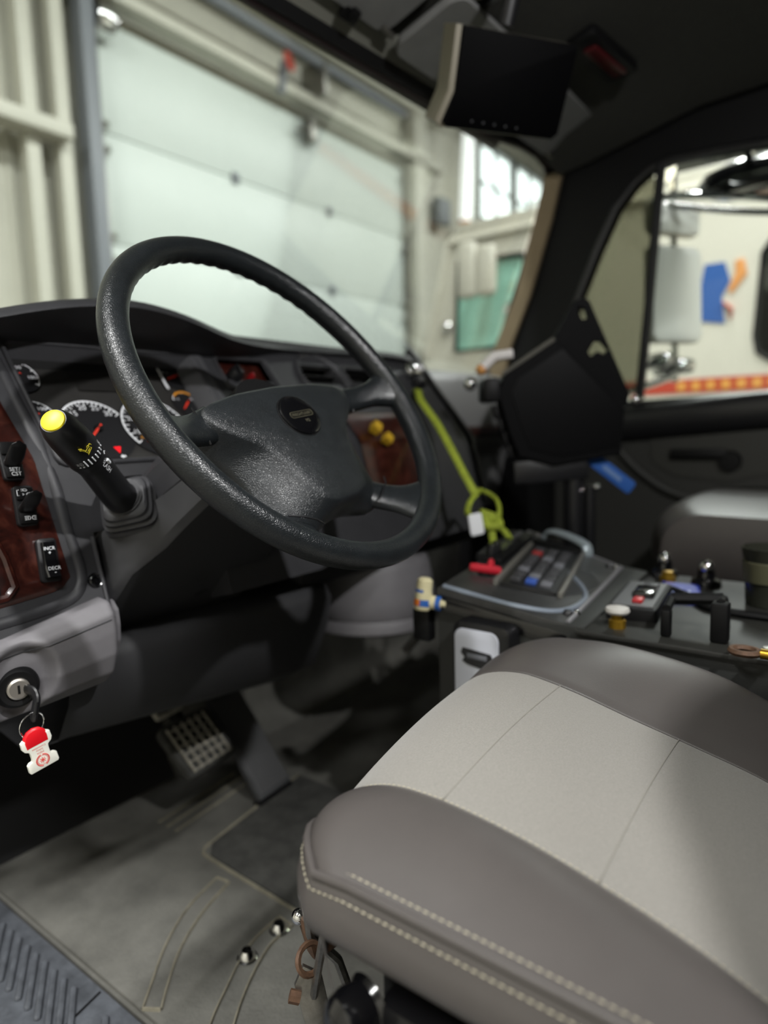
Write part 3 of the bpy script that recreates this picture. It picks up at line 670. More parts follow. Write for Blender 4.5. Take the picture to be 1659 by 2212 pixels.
# lower knee panel with the ignition
IX, IZ = -.7545, .455
def knee(x, t):
    """t 0..1 from the top edge round the bulge to the bottom edge"""
    y = interp(t, [0, .08, .16, .3, .5, .7, .85, 1], [.20, .178, .168, .166, .168, .178, .195, .225])
    z = interp(t, [0, .08, .16, .3, .5, .7, .85, 1], [.500, .499, .488, .470, .448, .428, .416, .408])
    d = hypot((x-IX), (z-IZ)*1.0); k = 1-smooth((d-.028)/.014); y += .016*k
    e = smooth((x+.648)/.022); y += .03*e; z = lerp(z, .455, .25*e)
    return (x, y, z+(.008+.024*interp(x, [-.76, -.622], [0, 1]))*(1-.85*t))
lp = obj('knee_panel', B().grid([[knee(lerp(-.85, -.622, i/76), j/44) for j in range(45)] for i in range(77)]), GREY, da, sharp=60, label='lighter grey lower panel around the ignition lock')
obj('panel_seam', B().tube([V(knee(lerp(-.85, -.64, i/20), .20))+V((0, -.0003, 0)) for i in range(21)], .0007, 5), DASHLO, lp)
KM = axis_frame((IX, .183, IZ), (-.25, -1, .05))
ig = obj('ignition_lock', B().lathe([(0, .004), (.011, .004), (.0115, .006), (.018, .007), (.021, .004), (.023, -.002), (.023, -.02)], KM, 36), SOOT, da)
obj('lock_cylinder', B().lathe([(0, .0105), (.0092, .0105), (.0112, .009), (.0118, .002)], KM, 28), mat('nickel', 'c9c3bb', .35, .9), ig)
obj('key_slot', B().box((.0022, .009, .001), (0, 0, .0108), M=KM), SOOT, ig)
# dark lower dash under the column
rows = []
for i in range(25):
    x = lerp(-.675, -.20, i/24); u = max(0, (x+.632)/.43)
    bow = .03*sin(pi*u); zt_ = lerp(.468, .455, u)
    rows.append([(x, .36, zt_+.02), (x, .27-.01*sin(pi*u), zt_), (x, .235-.01*sin(pi*u), zt_-.010), (x, .225-bow*.3, zt_-.03), (x, .235-bow*.3, zt_-.075), (x, .27-bow*.2, zt_-.13-.03*u), (x, .36, zt_-.17-.04*u), (x, .50, zt_-.15-.04*u)])
obj('lower_cover', B().grid(rows), DASHLO, da, sharp=60)
# passenger side of the dash
rows = []
for i in range(9):
    x = lerp(.36, .985, i/8)
    rows.append([(x, .60, .875), (x, .53, .882), (x, .46, .868), (x, .425, .84), (x, .405, .78), (x, .40, .70), (x, .41, .665), (x, .44, .655), (x, .47, .60), (x, .50, .45), (x, .60, .42)])
obj('passenger_panel', B().grid(rows), mat('light_grey_panel', '8a8a8a', .5, bump=('noise', 700, .2, .0006)), da, sharp=60, label='lighter grey passenger side panel')
obj('wood_strip', B().box((.5, .012, .03), (.62, .402, .70), bev=.004), WOOD, da)
b = B().box((.62, .05, .24), (.06, .27, .56), bev=.02); obj('centre_stack', b, DASHLO, da)
# heater duct cover: grey half cone below the centre stack
cc = V((.07, .345, 0)); rows = []
for (z, r) in ((.455, .105), (.448, .120), (.43, .128), (.37, .136), (.335, .140), (.330, .136), (.324, .140), (.305, .141), (.298, .132)):
    rows.append([(cc.x+r*cos(a), cc.y-r*sin(a), z) for a in [-.2*pi+1.4*pi*i/40 for i in range(41)]])
hc = obj('duct_cover', B().grid(rows), GREY, da, sharp=50, label='grey rounded cover below the centre stack')
obj('cover_floor', B().grid([[(cc.x+k*.132*cos(a), cc.y-k*.132*sin(a), .298) for a in [-.2*pi+1.4*pi*i/20 for i in range(21)]] for k in (0.01, 1)]).grid([[(cc.x+k*.105*cos(a), cc.y-k*.105*sin(a), .455) for a in [-.2*pi+1.4*pi*i/20 for i in range(21)]] for k in (0.01, 1)]), SOOT, da)
obj('cover_latch', B().box((.05, .02, .012), M=frame((.045, .225, .272), (.6, -.3, .6), (0, 1, 0)), bev=.005), STEEL, da)
obj('cover_slot', B().box((.06, .03, .02), (.03, .262, .456), bev=.005), SOOT, da)

# ================================================================== steering wheel
WC = V((-.5, 0, .76)); EL = radians(35.3); az = radians(2.4)
n_ = V((sin(az)*cos(EL), -cos(az)*cos(EL), sin(EL))); e1 = V((cos(az), sin(az), 0)); e2 = n_.cross(e1)
MW = Matrix((e1, e2, n_)).transposed().to_4x4(); MW.translation = WC
MW = MW @ Matrix.Rotation(radians(8.5), 4, 'Z')
sw = thing('steering_wheel', 'black leather four-spoke steering wheel', 'steering wheel', WC)
R0, r0 = .2135, .0146
rows = []
for i in range(240):
    th = 2*pi*i/240; row = []
    top = smooth((sin(th-radians(15))-.25)/.25)
    for j in range(28):
        a = 2*pi*j/28; rr = r0
        back = max(0, -sin(a+.5))                         # finger grips on the far inner side
        rr -= .0016*top*back*(.5+.5*sin(th*64))
        rho = R0+rr*1.0*cos(a); row.append(MW @ V((rho*cos(th), rho*sin(th), rr*1.06*sin(a))))
    rows.append(row)
obj('rim', B().grid(rows, cu=True, cv=True), LEATHR, sw)
def resample(poly, c, n=112, sm=2):
    out = []; P = [(p[0]-c[0], p[1]-c[1]) for p in poly]
    for k in range(n):
        a = 2*pi*k/n; d = (cos(a), sin(a)); best = 0
        for i in range(len(P)):
            (x1, y1), (x2, y2) = P[i], P[(i+1) % len(P)]
            den = d[0]*(y2-y1)-d[1]*(x2-x1)
            if abs(den) < 1e-12: continue
            t = (x1*(y2-y1)-y1*(x2-x1))/den; u = (d[0]*y1-d[1]*x1)/-den if False else ((x1*d[1]-y1*d[0])/den)
            if t > 0 and -1e-6 <= u <= 1+1e-6: best = max(best, t)
        out.append(best)
    for _ in range(sm): out = [(out[k-1]+2*out[k]+out[(k+1) % n])/4 for k in range(n)]
    return [(c[0]+out[k]*cos(2*pi*k/n), c[1]+out[k]*sin(2*pi*k/n)) for k in range(n)]
cpt = (0, -.055)
base = [(0, .033), (.07, .029), (.128, .017), (.139, .004), (.136, -.018), (.116, -.034), (.108, -.07), (.104, -.12), (.094, -.146), (.062, -.152), (.035, -.142), (0, -.138)]
base = base+[(-x, y) for x, y in base[-2:0:-1]]
plat = [(0, .026), (.07, .023), (.128, .013), (.134, .002), (.129, -.016), (.096, -.034), (.078, -.05), (.063, -.08), (.053, -.108), (.043, -.126), (.02, -.132), (0, -.132)]
plat = plat+[(-x, y) for x, y in plat[-2:0:-1]]
bs, ps = resample(base, cpt), resample(plat, cpt)
def zring(pts, z, k=1): return [MW @ V((cpt[0]+(x-cpt[0])*k, cpt[1]+(y-cpt[1])*k, z)) for x, y in pts]
mid = [((a[0]+b_[0])/2, (a[1]+b_[1])/2) for a, b_ in zip(bs, ps)]
rings = [zring(bs, -.075, .9), zring(bs, -.060, 1), zring(bs, -.050, 1.005), zring(bs, -.046, .985), zring(mid, -.0325), zring(ps, -.0195, 1.005), zring(ps, -.0175, .97), zring(ps, -.0155, .85), zring(ps, -.013, .6), zring(ps, -.0118, .3), zring(ps, -.0115, .01)]
obj('hub_pad', B().loft(rings, caps=True), LEATH, sw, sharp=70)
def spoke(A, C, wa, wc, za, zc, th):
    A, C = V(A), V(C); d = (C-A); L_ = d.length; d.normalize(); q = V((-d.y, d.x)); rows = []
    for i in range(15):
        t = i/14; c = A+d*(L_*t); w = lerp(wa, wc, t)*(1-.18*sin(pi*t))+ (wc*.55)*smooth((t-.62)/.38)**2
        z = lerp(za, zc, t*t*(1 if t < .75 else 1)); h = th*(1-.12*sin(pi*t)); row = []
        for k in range(24):
            a = 2*pi*k/24; cx, sx = cos(a), sin(a)
            px_ = abs(cx)**.75*(1 if cx > 0 else -1); pz = abs(sx)**.8*(1 if sx > 0 else -1)
            row.append(MW @ V((c.x+q.x*w*px_, c.y+q.y*w*px_, z+h*pz)))
        rows.append(row)
    return B().loft(rows)
for s in (-1, 1):
    u = obj('spoke', spoke((s*.110, .000), (s*.206, -.013), .022, .019, -.035, -.001, .0125), LEATHR, sw, sharp=70)
    obj('seam_line', B().tube([MW @ V((s*.131, .0195, -.027)), MW @ V((s*.137, .002, -.0225)), MW @ V((s*.139, -.010, -.0225)), MW @ V((s*.136, -.024, -.029))], .0011, 6), SATIN, u)
    l = obj('spoke', spoke((s*.050, -.094), (s*.112, -.180), .024, .026, -.056, -.001, .0125), LEATHR, sw, sharp=70)
    obj('seam_line', B().tube([MW @ V((s*.060, -.147, -.027)), MW @ V((s*.073, -.140, -.0225)), MW @ V((s*.088, -.132, -.0225)), MW @ V((s*.101, -.123, -.028))], .0011, 6), SATIN, l)
MB_ = MW @ Matrix.Translation((-.002, -.022, -.0115))
bp_ = [(.0305*cos(2*pi*i/48), .0265*sin(2*pi*i/48)) for i in range(48)]
bd = obj('badge', B().loft([[MB_ @ V((x*k, y*k, z)) for x, y in bp_] for k, z in ((1.0, -.006), (1.0, .0015), (.985, .0028), (.94, .0034), (.5, .0038), (.02, .0039))]), GLOSSB, sw)
obj('badge_groove', B().tube([MB_ @ V((x*1.04, y*1.04, -.0004)) for x, y in bp_], .0009, 6, closed=True), SOOT, bd)
BADGE = mat('badge_print', '6e6a58', .35, .4)
b = B().tube([MB_ @ V((x, y, .0042)) for x, y in rrect(.0405, .0076, .0030, 4)], .00033, 4, closed=True)
b.text('FREIGHTLINER', .0054, MB_ @ Matrix.Translation((0, 0, .0040)), .0002)
obj('badge_lettering', b, BADGE, bd); 
obj('badge_lettering', B().text('M2', .0058, MB_ @ Matrix.Translation((.004, -.0095, .0040)), .0002), BADGE, bd)

# ================================================================== steering column
scn = thing('steering_column', 'dark grey plastic steering column shroud behind the steering wheel', 'steering column', (-.5, .2, .62))
ca = V((0, cos(radians(33)), -sin(radians(33)))); cu = V((1, 0, 0)).cross(ca)*1.0
cu = V((0, sin(radians(33)), cos(radians(33))))
C0 = V((-.5, .065, .70))
def cring(d, hw, top, bot, ch=.03):
    o = C0+ca*d
    pts = [(-hw+.02, top), (hw-.02, top), (hw, top-.02), (hw, -.0), (hw, bot+ch), (hw-ch, bot), (-hw+ch, bot), (-hw, bot+ch), (-hw, 0), (-hw, top-.02)]
    return [o+V((1, 0, 0))*x+cu*y for x, y in pts]
obj('lower_shroud', B().loft([[C0+ca*d+V((1, 0, 0))*x+cu*y for x, y in [(-hw, 0), (hw, 0), (hw, bot+.008), (hw-.008, bot), (-hw+.008, bot), (-hw, bot+.008)]] for d, hw, bot in ((.0, .045, -.026), (.012, .056, -.034), (.05, .070, -.042), (.097, .082, -.048), (.13, .094, -.056), (.17, .124, -.066), (.30, .130, -.094), (.40, .125, -.12))]), DASHLO, scn, sharp=40)
obj('upper_shroud', B().loft([[C0+ca*d+V((1, 0, 0))*x+cu*y for x, y in [(hw, .002), (hw, top-.018), (hw-.018, top), (-hw+.018, top), (-hw, top-.018), (-hw, .002)]] for d, hw, top in ((.0, .045, .030), (.012, .058, .046), (.05, .070, .054), (.10, .080, .056), (.20, .085, .052), (.28, .09, .045))]), DASH, scn, sharp=40)
obj('hub_boss', B().tube([WC+n_*(-.04), WC+n_*(-.10)], .055, 24), SOOT, scn)
obj('tilt_lever_hole', B().lathe([(0, .0005), (.010, .0005)], axis_frame((-.50, .195, .503), (0, -.54, -.84)), 16), SOOT, scn)
obj('column_tube', B().tube([C0+ca*.3-cu*.04, C0+ca*.62-cu*.06], .04, 16), SOOT, scn)

# ------------------------------------------------------------------ turn signal stalk
ts = thing('turn_signal_stalk', 'black combination stalk with yellow end button left of the steering wheel', 'stalk', (-.6, .21, .64))
A_, Z_ = V((-.603, .187, .638)), V((-.739, .090, .736)); ax = (Z_-A_).normalized(); LN = (Z_-A_).length
SM = axis_frame(Z_-ax*.2245, ax, (0, 0, 1))           # local z along the stalk, local y up
prof = [(.0184, .012), (.0190, .03), (.0190, .06), (.0184, .09), (.0178, .130), (.0187, .143), (.0200, .150), (.0200, .170), (.0192, .192), (.0174, .209), (.0148, .2185), (.0125, .2215)]
bend = lambda h: -.006*sin(pi*min(h/.12, 1))
rows = [[SM @ V((r*cos(2*pi*i/36), r*sin(2*pi*i/36)+bend(h), h)) for i in range(36)] for r, h in prof]
obj('grip', B().grid(rows, cv=True, capu=True), SATIN, ts, sharp=50)
obj('ring_gap', B().lathe([(.0201, .1565), (.02025, .157), (.0201, .1575)], SM, 36), SOOT, ts)
obj('end_button', B().lathe([(0, .2245), (.0085, .2243), (.0112, .2232), (.0118, .2215), (.0118, .218)], SM, 36), YELL, ts, label='round yellow end button')
# direction on the stalk surface that faces the camera
ang0 = math.atan2(*reversed((SM.inverted() @ CAM).to_2d()[:])) 
def surf(r=.0202):
    """maps flat (along, around) drawing to the stalk surface"""
    def f(h, w, lift=0): a = ang0+w/r; return SM @ V(((r+lift)*cos(a), (r+lift)*sin(a), h))
    return f
sf = surf()
b = B()
for i, L_ in enumerate((.0105, .0094, .0082, .0070, .0060, .0052)):
    w = -.0055+.0045*i; h0 = .1605; b.tube([sf(h0, w, .0001), sf(h0+L_, w, .0001)], .0008, 5)
for w in (-.0095, -.0132): b.lathe([(0, .0003), (.0009, .0003), (.0010, -.0002)], axis_frame(sf(.1612, w), (sf(.16, w, .01)-sf(.16, w))), 10)
for w in (.0222,): b.lathe([(0, .0003), (.0009, .0003), (.0010, -.0002)], axis_frame(sf(.1612, w), (sf(.16, w, .01)-sf(.16, w))), 10)
for txt, w in (('LO', -.0095), ('HI', -.0132), ('OFF', .0222)): b.text(txt, .0048, None, fn=lambda c, w=w: sf(.1672-c.x*.9, w+c.y*.9, .0002))
obj('lettering', b, WHITE, ts)
b = B().text('FLASH', .0078, None, fn=lambda c: sf(.1385-c.x, .0085+c.y, .0004-.0010))
b.tube([sf(.1430, .0150, -.0009), sf(.1360, .0150, -.0012)], .0021, 5)
b.tube([sf(.1520, .017, -.0002), sf(.1545, .019, 0), sf(.1510, .021, -.0002)], .0006, 5)
obj('lettering', b, WHITE, ts)
b = B()
ar = [(.1625, .0005), (.1625, .0035), (.1612, .0035), (.165, .0055), (.1665, .002), (.165, -.001), (.1640, .0005)]
b.tube([sf(.186, .0012, .0002), sf(.189, .0000, .0002), sf(.192, -.0012, .0002)], [.0002, .0017, .0004], 6)
b.tube([sf(.184, .002, .0002), sf(.187, .0008, .0002)], .0011, 6)
for pts in ([(.158, .0025), (.1605, .0085), (.1655, .0070), (.1640, .0010), (.158, .0025)], [(.157, .0015), (.162, .006)], [(.1615, .0028), (.1625, .0068)], [(.166, .0085), (.168, .0055), (.1665, .0045)], [(.163, .0105), (.166, .0098), (.1675, .0085)]):
    b.tube([sf(h+.0185, w+.0012, .0002) for h, w in pts], .00040, 4)
obj('washer_symbol', b, YPRINT, ts)
BM_ = SM @ Matrix.Translation((0, -.003, .036))
rows = []
for (h, w, e) in ((-.034, .033, 5), (-.030, .036, 5), (-.016, .036, 5), (-.012, .0325, 5), (-.008, .0335, 5), (-.004, .0335, 5), (-.002, .030, 5), (.002, .031, 4.5), (.005, .0305, 4.5), (.007, .0275, 4.5), (.011, .0265, 4), (.013, .0245, 3), (.0135, .0215, 2), (.016, .0225, 2), (.0165, .0205, 2), (.019, .0208, 2), (.0195, .0186, 2), (.021, .0175, 2)):
    row = []
    for k in range(48):
        a = 2*pi*k/48; c, s = cos(a), sin(a); q = (abs(c)**e+abs(s)**e)**(-1/e)
        row.append(BM_ @ (Matrix.Rotation(radians(12), 4, 'Z') @ V((w*q*c, w*q*s, h))))
    rows.append(row)
obj('boot', B().grid(rows, cv=True), DASH, ts, sharp=28, label='square pleated grey rubber boot')

# ------------------------------------------------------------------ key, ring and tag
ik = thing('ignition_key', 'black plastic headed key in the ignition lock', 'key', (IX, .17, IZ))
kp = spline([(IX+.004, .176, IZ-.001), (IX+.006, .160, IZ-.002), (IX+.0055, .153, IZ-.008), (IX+.002, .153, IZ-.022), (IX+.000, .154, IZ-.031)], 5)
obj('key_head', B().tube(kp, [.0058]*4+[.0062]*12+[.006]*3+[.0045, .003], 12, flat=.55, ref=(1, 0, 0)), SATIN, ik)
obj('key_blade', B().box((.0018, .012, .008), (IX+.002, .181, IZ)), STEEL, ik)
obj('head_ridge', B().tube([(IX+.003, .1475, IZ-.009), (IX+.000, .148, IZ-.022)], .0018, 8), SATIN, ik)
kr = obj('key_ring', B().tube([V((IX-.002+.0140*cos(a), .152+.003*cos(a), IZ-.0335+.0125*sin(a))) for a in [2*pi*i/48 for i in range(48)]], .0009, 8, closed=True), CHROME)
tag(kr, 'thin steel split ring hanging from the ignition key', 'key ring')
kt = thing('key_tag', 'white buckle-shaped key tag with red loop hanging from the key ring', 'key tag', (IX-.001, .15, IZ-.05))
TM = frame((IX-.0012, .149, IZ-.0525), (.985, -.10, .20), (-.195, 0, .98))
half = [(.0075, .0075), (.0118, .0095), (.0148, .0075), (.0152, .0005), (.0135, -.0030), (.0098, -.0055), (.0092, -.0085), (.0092, -.0145), (.0098, -.0165), (.0128, -.0170), (.0150, -.0190), (.0153, -.0270), (.0140, -.0290)]
out = half+[(-x, y) for x, y in half[::-1]]
obj('tag_body', B().plate(out, t=.0042, M=TM, bev=.0009), mat('tag_white', 'e9e8dd', .45), kt)
red = [(.0105, -.001), (.0108, .006), (.0092, .0115), (.0055, .0152), (0, .0165)]; red = red+[(-x, y) for x, y in red[-2::-1]]
obj('red_loop', B().plate(red, t=.0056, M=TM @ Matrix.Translation((0, 0, -.0007)), bev=.001).tube([TM @ V((x*.93, y*.95, .0022)) for x, y in red], .0026, 6), mat('tag_red', 'd8121f', .4), kt)
TT = TM @ Matrix.Translation((0, 0, .0043)) @ Matrix.Rotation(pi, 4, 'Z')
b = B()
for txt, y, s in (('MSFA', .0098, .0031), ('Safety', .0068, .0030), ('Committee', .0038, .0030)): b.text(txt, s, TT @ Matrix.Translation((0, y+.0005, 0)), .0001)
obj('tag_print', b, REDP, kt)
b = B()
for i in range(26):
    if i in (6, 7, 19): continue
    a = 2*pi*i/26; b.tube([TT @ V((.0066*cos(a), .0195+.0066*sin(a), 0)), TT @ V((.0060*cos(a+.18), .0195+.0060*sin(a+.18), 0))], .0007, 4)
b.tube([TT @ V((.0050*cos(2*pi*i/24), .0195+.0050*sin(2*pi*i/24), 0)) for i in range(24)], .00025, 4, closed=True)
for a in (0, pi/2, pi/4, 3*pi/4): b.tube([TT @ V((.0032*cos(a), .0195+.0032*sin(a), 0)), TT @ V((-.0032*cos(a), .0195-.0032*sin(a), 0))], .0004, 4)
obj('tag_emblem', b, REDP, kt)

# ------------------------------------------------------------------ pedals
bpz = thing('brake_pedal', 'black brake pedal with a raised square grid pad', 'pedal', (-.33, .46, .14))
PM = frame((-.333, .462, .140), (1, .05, .06), (.0, .80, .72))
obj('pad', B().plate(rrect(.112, .110, .012, 4), t=.016, M=PM, bev=.003), RUBDK, bpz)
GRID = mat('worn_pedal_grid', '8d897e', .7, var=(60, .3))
b = B()
for i in range(6): b.box((.0032, .094, .006), (-.042+.0168*i, -.002, .018), M=PM, bev=.001)
for i in range(6): b.box((.088, .0032, .006), (0, -.046+.0168*i, .018), M=PM, bev=.001)
obj('grid_bars', b, GRID, bpz)
obj('pedal_arm', B().tube([PM @ V((0, .02, -.005)), (-.33, .56, .22), (-.34, .62, .36)], .013, 10), SOOT, bpz)
sp = thing('small_pedal', 'small ribbed pedal pad above the left corner of the brake pedal', 'pedal', (-.365, .5, .21))
PS = frame((-.372, .50, .226), (1, .0, .1), (0, .75, .66))
obj('pad', B().plate(rrect(.058, .058, .006, 3), t=.012, M=PS, bev=.002), GRID, sp)
for i in range(5): obj('pad_rib', B().box((.052, .004, .006), (0, -.022+.011*i, .013), M=PS, bev=.001), RUBDK, sp)
for i in range(2): obj('pad_rib', B().box((.004, .052, .006), (-.012+.024*i, 0, .0135), M=PS, bev=.001), RUBDK, sp)
obj('pedal_arm', B().tube([PS @ V((0, 0, -.002)), (-.37, .56, .26), (-.37, .62, .36)], .010, 8), SOOT, sp)
ap = thing('accelerator_pedal', 'long ribbed black accelerator pedal hinged on the floor mat', 'pedal', (-.21, .38, 0))
PA = frame((-.212, .385, .014), (1, .06, 0), (.03, .62, .78))
obj('treadle', B().plate([(-.043, 0), (.043, 0), (.041, .215), (.03, .232), (-.03, .232), (-.041, .215)], t=.014, M=PA @ Matrix.Translation((0, 0, -.004)), bev=.003), mat('pedal_rubber', '3a3b3d', .6, var=(40, .2)), ap)
for i in range(7): obj('tread_rib', B().box((.0065, .20, .004), (-.033+.011*i, .108, .0105), M=PA, bev=.001), mat('pedal_rib', '4a4a4b', .55), ap)
obj('hinge', B().tube([(-.26, .382, .008), (-.165, .388, .008)], .009, 8), SOOT, ap)

# ================================================================== driver seat
ds = thing('driver_seat', 'grey vinyl driver seat with a light suede insert, nearest the camera', 'seat', (-.53, -.45, 0))
FY = [-.80, -.75, -.56, -.48, -.42, -.36, -.30, -.25, -.21, -.18, -.1]
FL = [.318, .33, .373, .407, .425, .438, .4445, .443, .440, .438, .436]
FR = [.318, .33, .365, .400, .416, .430, .445, .453, .452, .450, .448]
RG = [.36, .37, .40, .420, .443, .455, .460, .457, .452, .447, .445]
XL, X1, X2, X3, X4 = -.765, -.672, -.420, -.30, -.268
def yfront(x): return sinterp(x, [-.78, -.762, -.74, -.71, -.672, -.55, -.42, -.33, -.30, -.275, -.262], [-.285, -.254, -.228, -.208, -.194, -.176, -.163, -.160, -.166, -.186, -.22])
def seatz(x, y):
    zl, zr = sinterp(y, FY, FL), sinterp(y, FY, FR)
    if X1 <= x <= X2:
        t = (x-X1)/(X2-X1); return lerp(zl, zr, t)+.006*sin(pi*t)
    if x < X1:
        w = (X1-x)/(X1-XL); return lerp(zl, sinterp(y, [-.8, -.55, -.45, -.25], [.42, .4255, .427, .428]), w)+.011*sin(pi*min(w, 1)**.8)
    rg = sinterp(y, FY, RG)
    if x <= X3: w = (x-X2)/(X3-X2); return lerp(zr, rg, smooth(w)*.6+w*.4)+.004*sin(pi*w)
    w = (x-X3)/(X4-X3); return rg-.03*w*w
rf = lambda x: lerp(.018, .085, smooth((x+.765)/.10)); hf = lambda x: lerp(.008, .055, smooth((x+.765)/.10))
def seatpt(x, t):
    """t 0..1: up the front roll and back over the top"""
    yf = yfront(x); k = .34; RF, HF = rf(x), hf(x)
    if t < .10: u = t/.10; return V((x, yf-.012*(1-u)**2, lerp(.335, seatz(x, yf-RF)-HF, u)))
    if t < k:
        a = (t-.10)/(k-.10)*pi/2; return V((x, yf-RF+RF*cos(a), seatz(x, yf-RF)-HF+HF*sin(a)))
    y = lerp(yf-RF, -.78, (t-k)/(1-k)); return V((x, y, seatz(x, y)))
def seatgrid(xa, xb, nx, dz=lambda w: 0):
    return B().grid([[seatpt(lerp(xa, xb, i/nx), j/70)+V((0, 0, dz(i/nx))) for j in range(71)] for i in range(nx+1)])
edge_in = lambda w: -.0022*(max(0, 1-w/.035)**2+max(0, 1-(1-w)/.035)**2)
obj('seat_insert', seatgrid(X1, X2, 44, edge_in), SUEDE, ds, sharp=80, label='light grey suede centre panel')
obj('seat_bolster', seatgrid(XL, X1, 22, lambda w: -.0016*max(0, 1-(1-w)/.07)**2), VINYL, ds, sharp=80)
obj('seat_bolster', seatgrid(X2, X4, 22, lambda w: -.0016*max(0, 1-w/.07)**2), VINYL, ds, sharp=80)
# seams
def seam(pts, r, name='seam', m=THREAD): return obj(name, B().tube(pts, r, 6), m, ds)
seam([seatpt(X1, lerp(.14, 1, j/70))+V((-.0004, 0, -.0012)) for j in range(71)], .0011, m=VINYL)
seam([seatpt(X2, lerp(.14, 1, j/70))+V((0, 0, -.0012)) for j in range(71)], .0011, m=VINYL)
def stitches(pts, step, L_, r, name):
    b = B(); acc = 0
    for a, c in zip(pts, pts[1:]):
        d = (c-a).length; 
        while acc < d:
            p = a+(c-a)*(acc/d); t = (c-a).normalized(); b.tube([p-t*L_/2, p, p+t*L_/2], [r*.5, r, r*.5], 5); acc += step
        acc -= d
    return obj(name, b, THREAD, ds, kind='stuff')
stitches([seatpt(X1, lerp(.16, .98, j/120))+V((.0022, 0, -.0002)) for j in range(121)], .0048, .0030, .00042, 'seam_stitching')
for yc in (-.298, -.415):
    pts = [V((x, yc+.01*((x-X1)/(X2-X1)), seatz(x, yc+.01*((x-X1)/(X2-X1)))+.0001)) for x in [lerp(X1+.002, X2-.004, i/30) for i in range(31)]]
    seam(pts, .0007, 'cross_seam', mat('suede_seam', '817e77', .95))
# side band below the piping, all the way round
border = []
for j in range(28): y = lerp(-.80, -.285, j/27); border.append((XL, y, seatz(XL, y)))
for x in [-.763, -.758, -.750, -.74, -.725, -.71, -.69, -.672, -.63, -.58, -.53, -.48, -.42, -.37, -.33, -.31, -.295, -.28, -.27]:
    p = seatpt(x, .10); w = smooth((x+.765)/.07); border.append((x, p.y+.001, p.z+.002))
for j in range(20): y = lerp(-.23, -.80, j/19); border.append((X4, y, seatz(X4, y)))
Bd = [V(p) for p in border]
def inward(i):
    t = (Bd[min(i+1, len(Bd)-1)]-Bd[max(i-1, 0)]); t.z = 0; t.normalize(); return V((t.y, -t.x, 0))
low = lambda p: .352-.012*smooth((p.x+.70)/.2)
rows = []
for i, p in enumerate(Bd):
    q = inward(i); h = p.z-low(p); row = []
    for k in range(13):
        u = k/12; row.append(p+V((0, 0, -h*u))+q*(-.010*sin(pi*min(u*1.25, 1))+.050*max(0, u-.45)**2*3.2))
    rows.append(row)
obj('side_band', B().grid(rows), VINYL, ds, sharp=80)
pip = [p+inward(i)*(-.0015) for i, p in enumerate(Bd)]
obj('piping', B().tube(pip, .0031, 8), VINYL, ds)
for off, dz in ((.0052, .003), (-.004, -.0085)):
    pts = []
    for i, p in enumerate(Bd):
        if p.x > -.60 and p.y > -.3 or p.x > -.5: continue
        if off > 0: x = p.x+inward(i).x*off; y = p.y+inward(i).y*off; pts.append(V((x, y, (seatz(x, y) if p.y < -.285 else p.z+dz*.9)+.0004)))
        else: pts.append(p+V((0, 0, dz))-inward(i)*.0058)
    stitches(pts, .0056, .0036, .00055, 'piping_stitching')
# seat back, base and adjusters
rows = []
for (y0, z, h, d) in ((-.66, .36, .20, .02), (-.66, .42, .235, .05), (-.68, .60, .24, .06), (-.72, .80, .225, .055), (-.745, .89, .18, .05), (-.755, .97, .135, .045), (-.76, 1.01, .095, .035), (-.765, 1.03, .05, .02)):
    rows.append([(-.52+h*cos(a)*(1 if abs(cos(a)) > .01 else 0), y0-d+d*sin(a)*1.2, z) for a in [2*pi*k/32 for k in range(32)]])
obj('backrest', B().loft(rows), VINYL, ds, sharp=60)
obj('seat_pan', B().box((.44, .50, .06), (-.515, -.53, .325), bev=.015), SOOT, ds)
b = B().loft([[V((-.515+sx*w, -.52+sy*l, z)) for sx, sy in ((-1, -1), (1, -1), (1, 1), (-1, 1))] for z, w, l in ((.31, .20, .23), (.24, .19, .22), (.20, .205, .235), (.12, .19, .22), (.07, .21, .24), (.0, .21, .24))])
obj('suspension_bellows', b, SOOT, ds, sharp=20)
sc_ = obj('side_cover', B().box((.035, .40, .10), (-.748, -.50, .305), bev=.012), GLOSSB, ds)
obj('adjuster_knob', B().lathe([(0, .030), (.010, .029), (.0165, .024), (.019, .014), (.018, .004), (.021, 0)], axis_frame((-.757, -.292, .338), (-1, .25, .05)), 28), GLOSSB, ds)
obj('cover_edge', B().tube([(-.755, -.29, .295), (-.757, -.36, .262), (-.757, -.5, .25)], .006, 8), STEEL, ds)
# adjuster levers in front of the seat
lv = thing('adjuster_linkage', 'worn steel levers and rusty clips under the front edge of the driver seat', 'lever', (-.66, -.15, .2))
def sph(p, r): return B().lathe([(r*sin(pi*i/8)+1e-5, r*cos(pi*i/8)) for i in range(9)], Matrix.Translation(V(p)), 14)
obj('knob', sph((-.66, -.142, .295), .0085), CHROME, lv)
obj('knob', sph((-.655, -.125, .262), .0075), CHROME, lv)
obj('bracket', B().box((.03, .02, .05), M=frame((-.64, -.135, .245), (.8, -.3, .2), (.3, .9, 0)), bev=.005), RUST, lv)
obj('rod', B().tube([(-.66, -.14, .29), (-.655, -.14, .25), (-.62, -.14, .20), (-.60, -.16, .10), (-.60, -.2, .06)], .005, 8), STEEL, lv)
obj('clip', B().tube([V((-.67+.014*cos(a), -.152+.006*sin(a), .242+.010*sin(a))) for a in [2*pi*i/20 for i in range(20)]], .003, 6, closed=True), RUST, lv)
obj('rod', B().tube([(-.68, -.18, .285), (-.67, -.16, .23), (-.665, -.15, .20)], .004, 8), STEEL, lv)
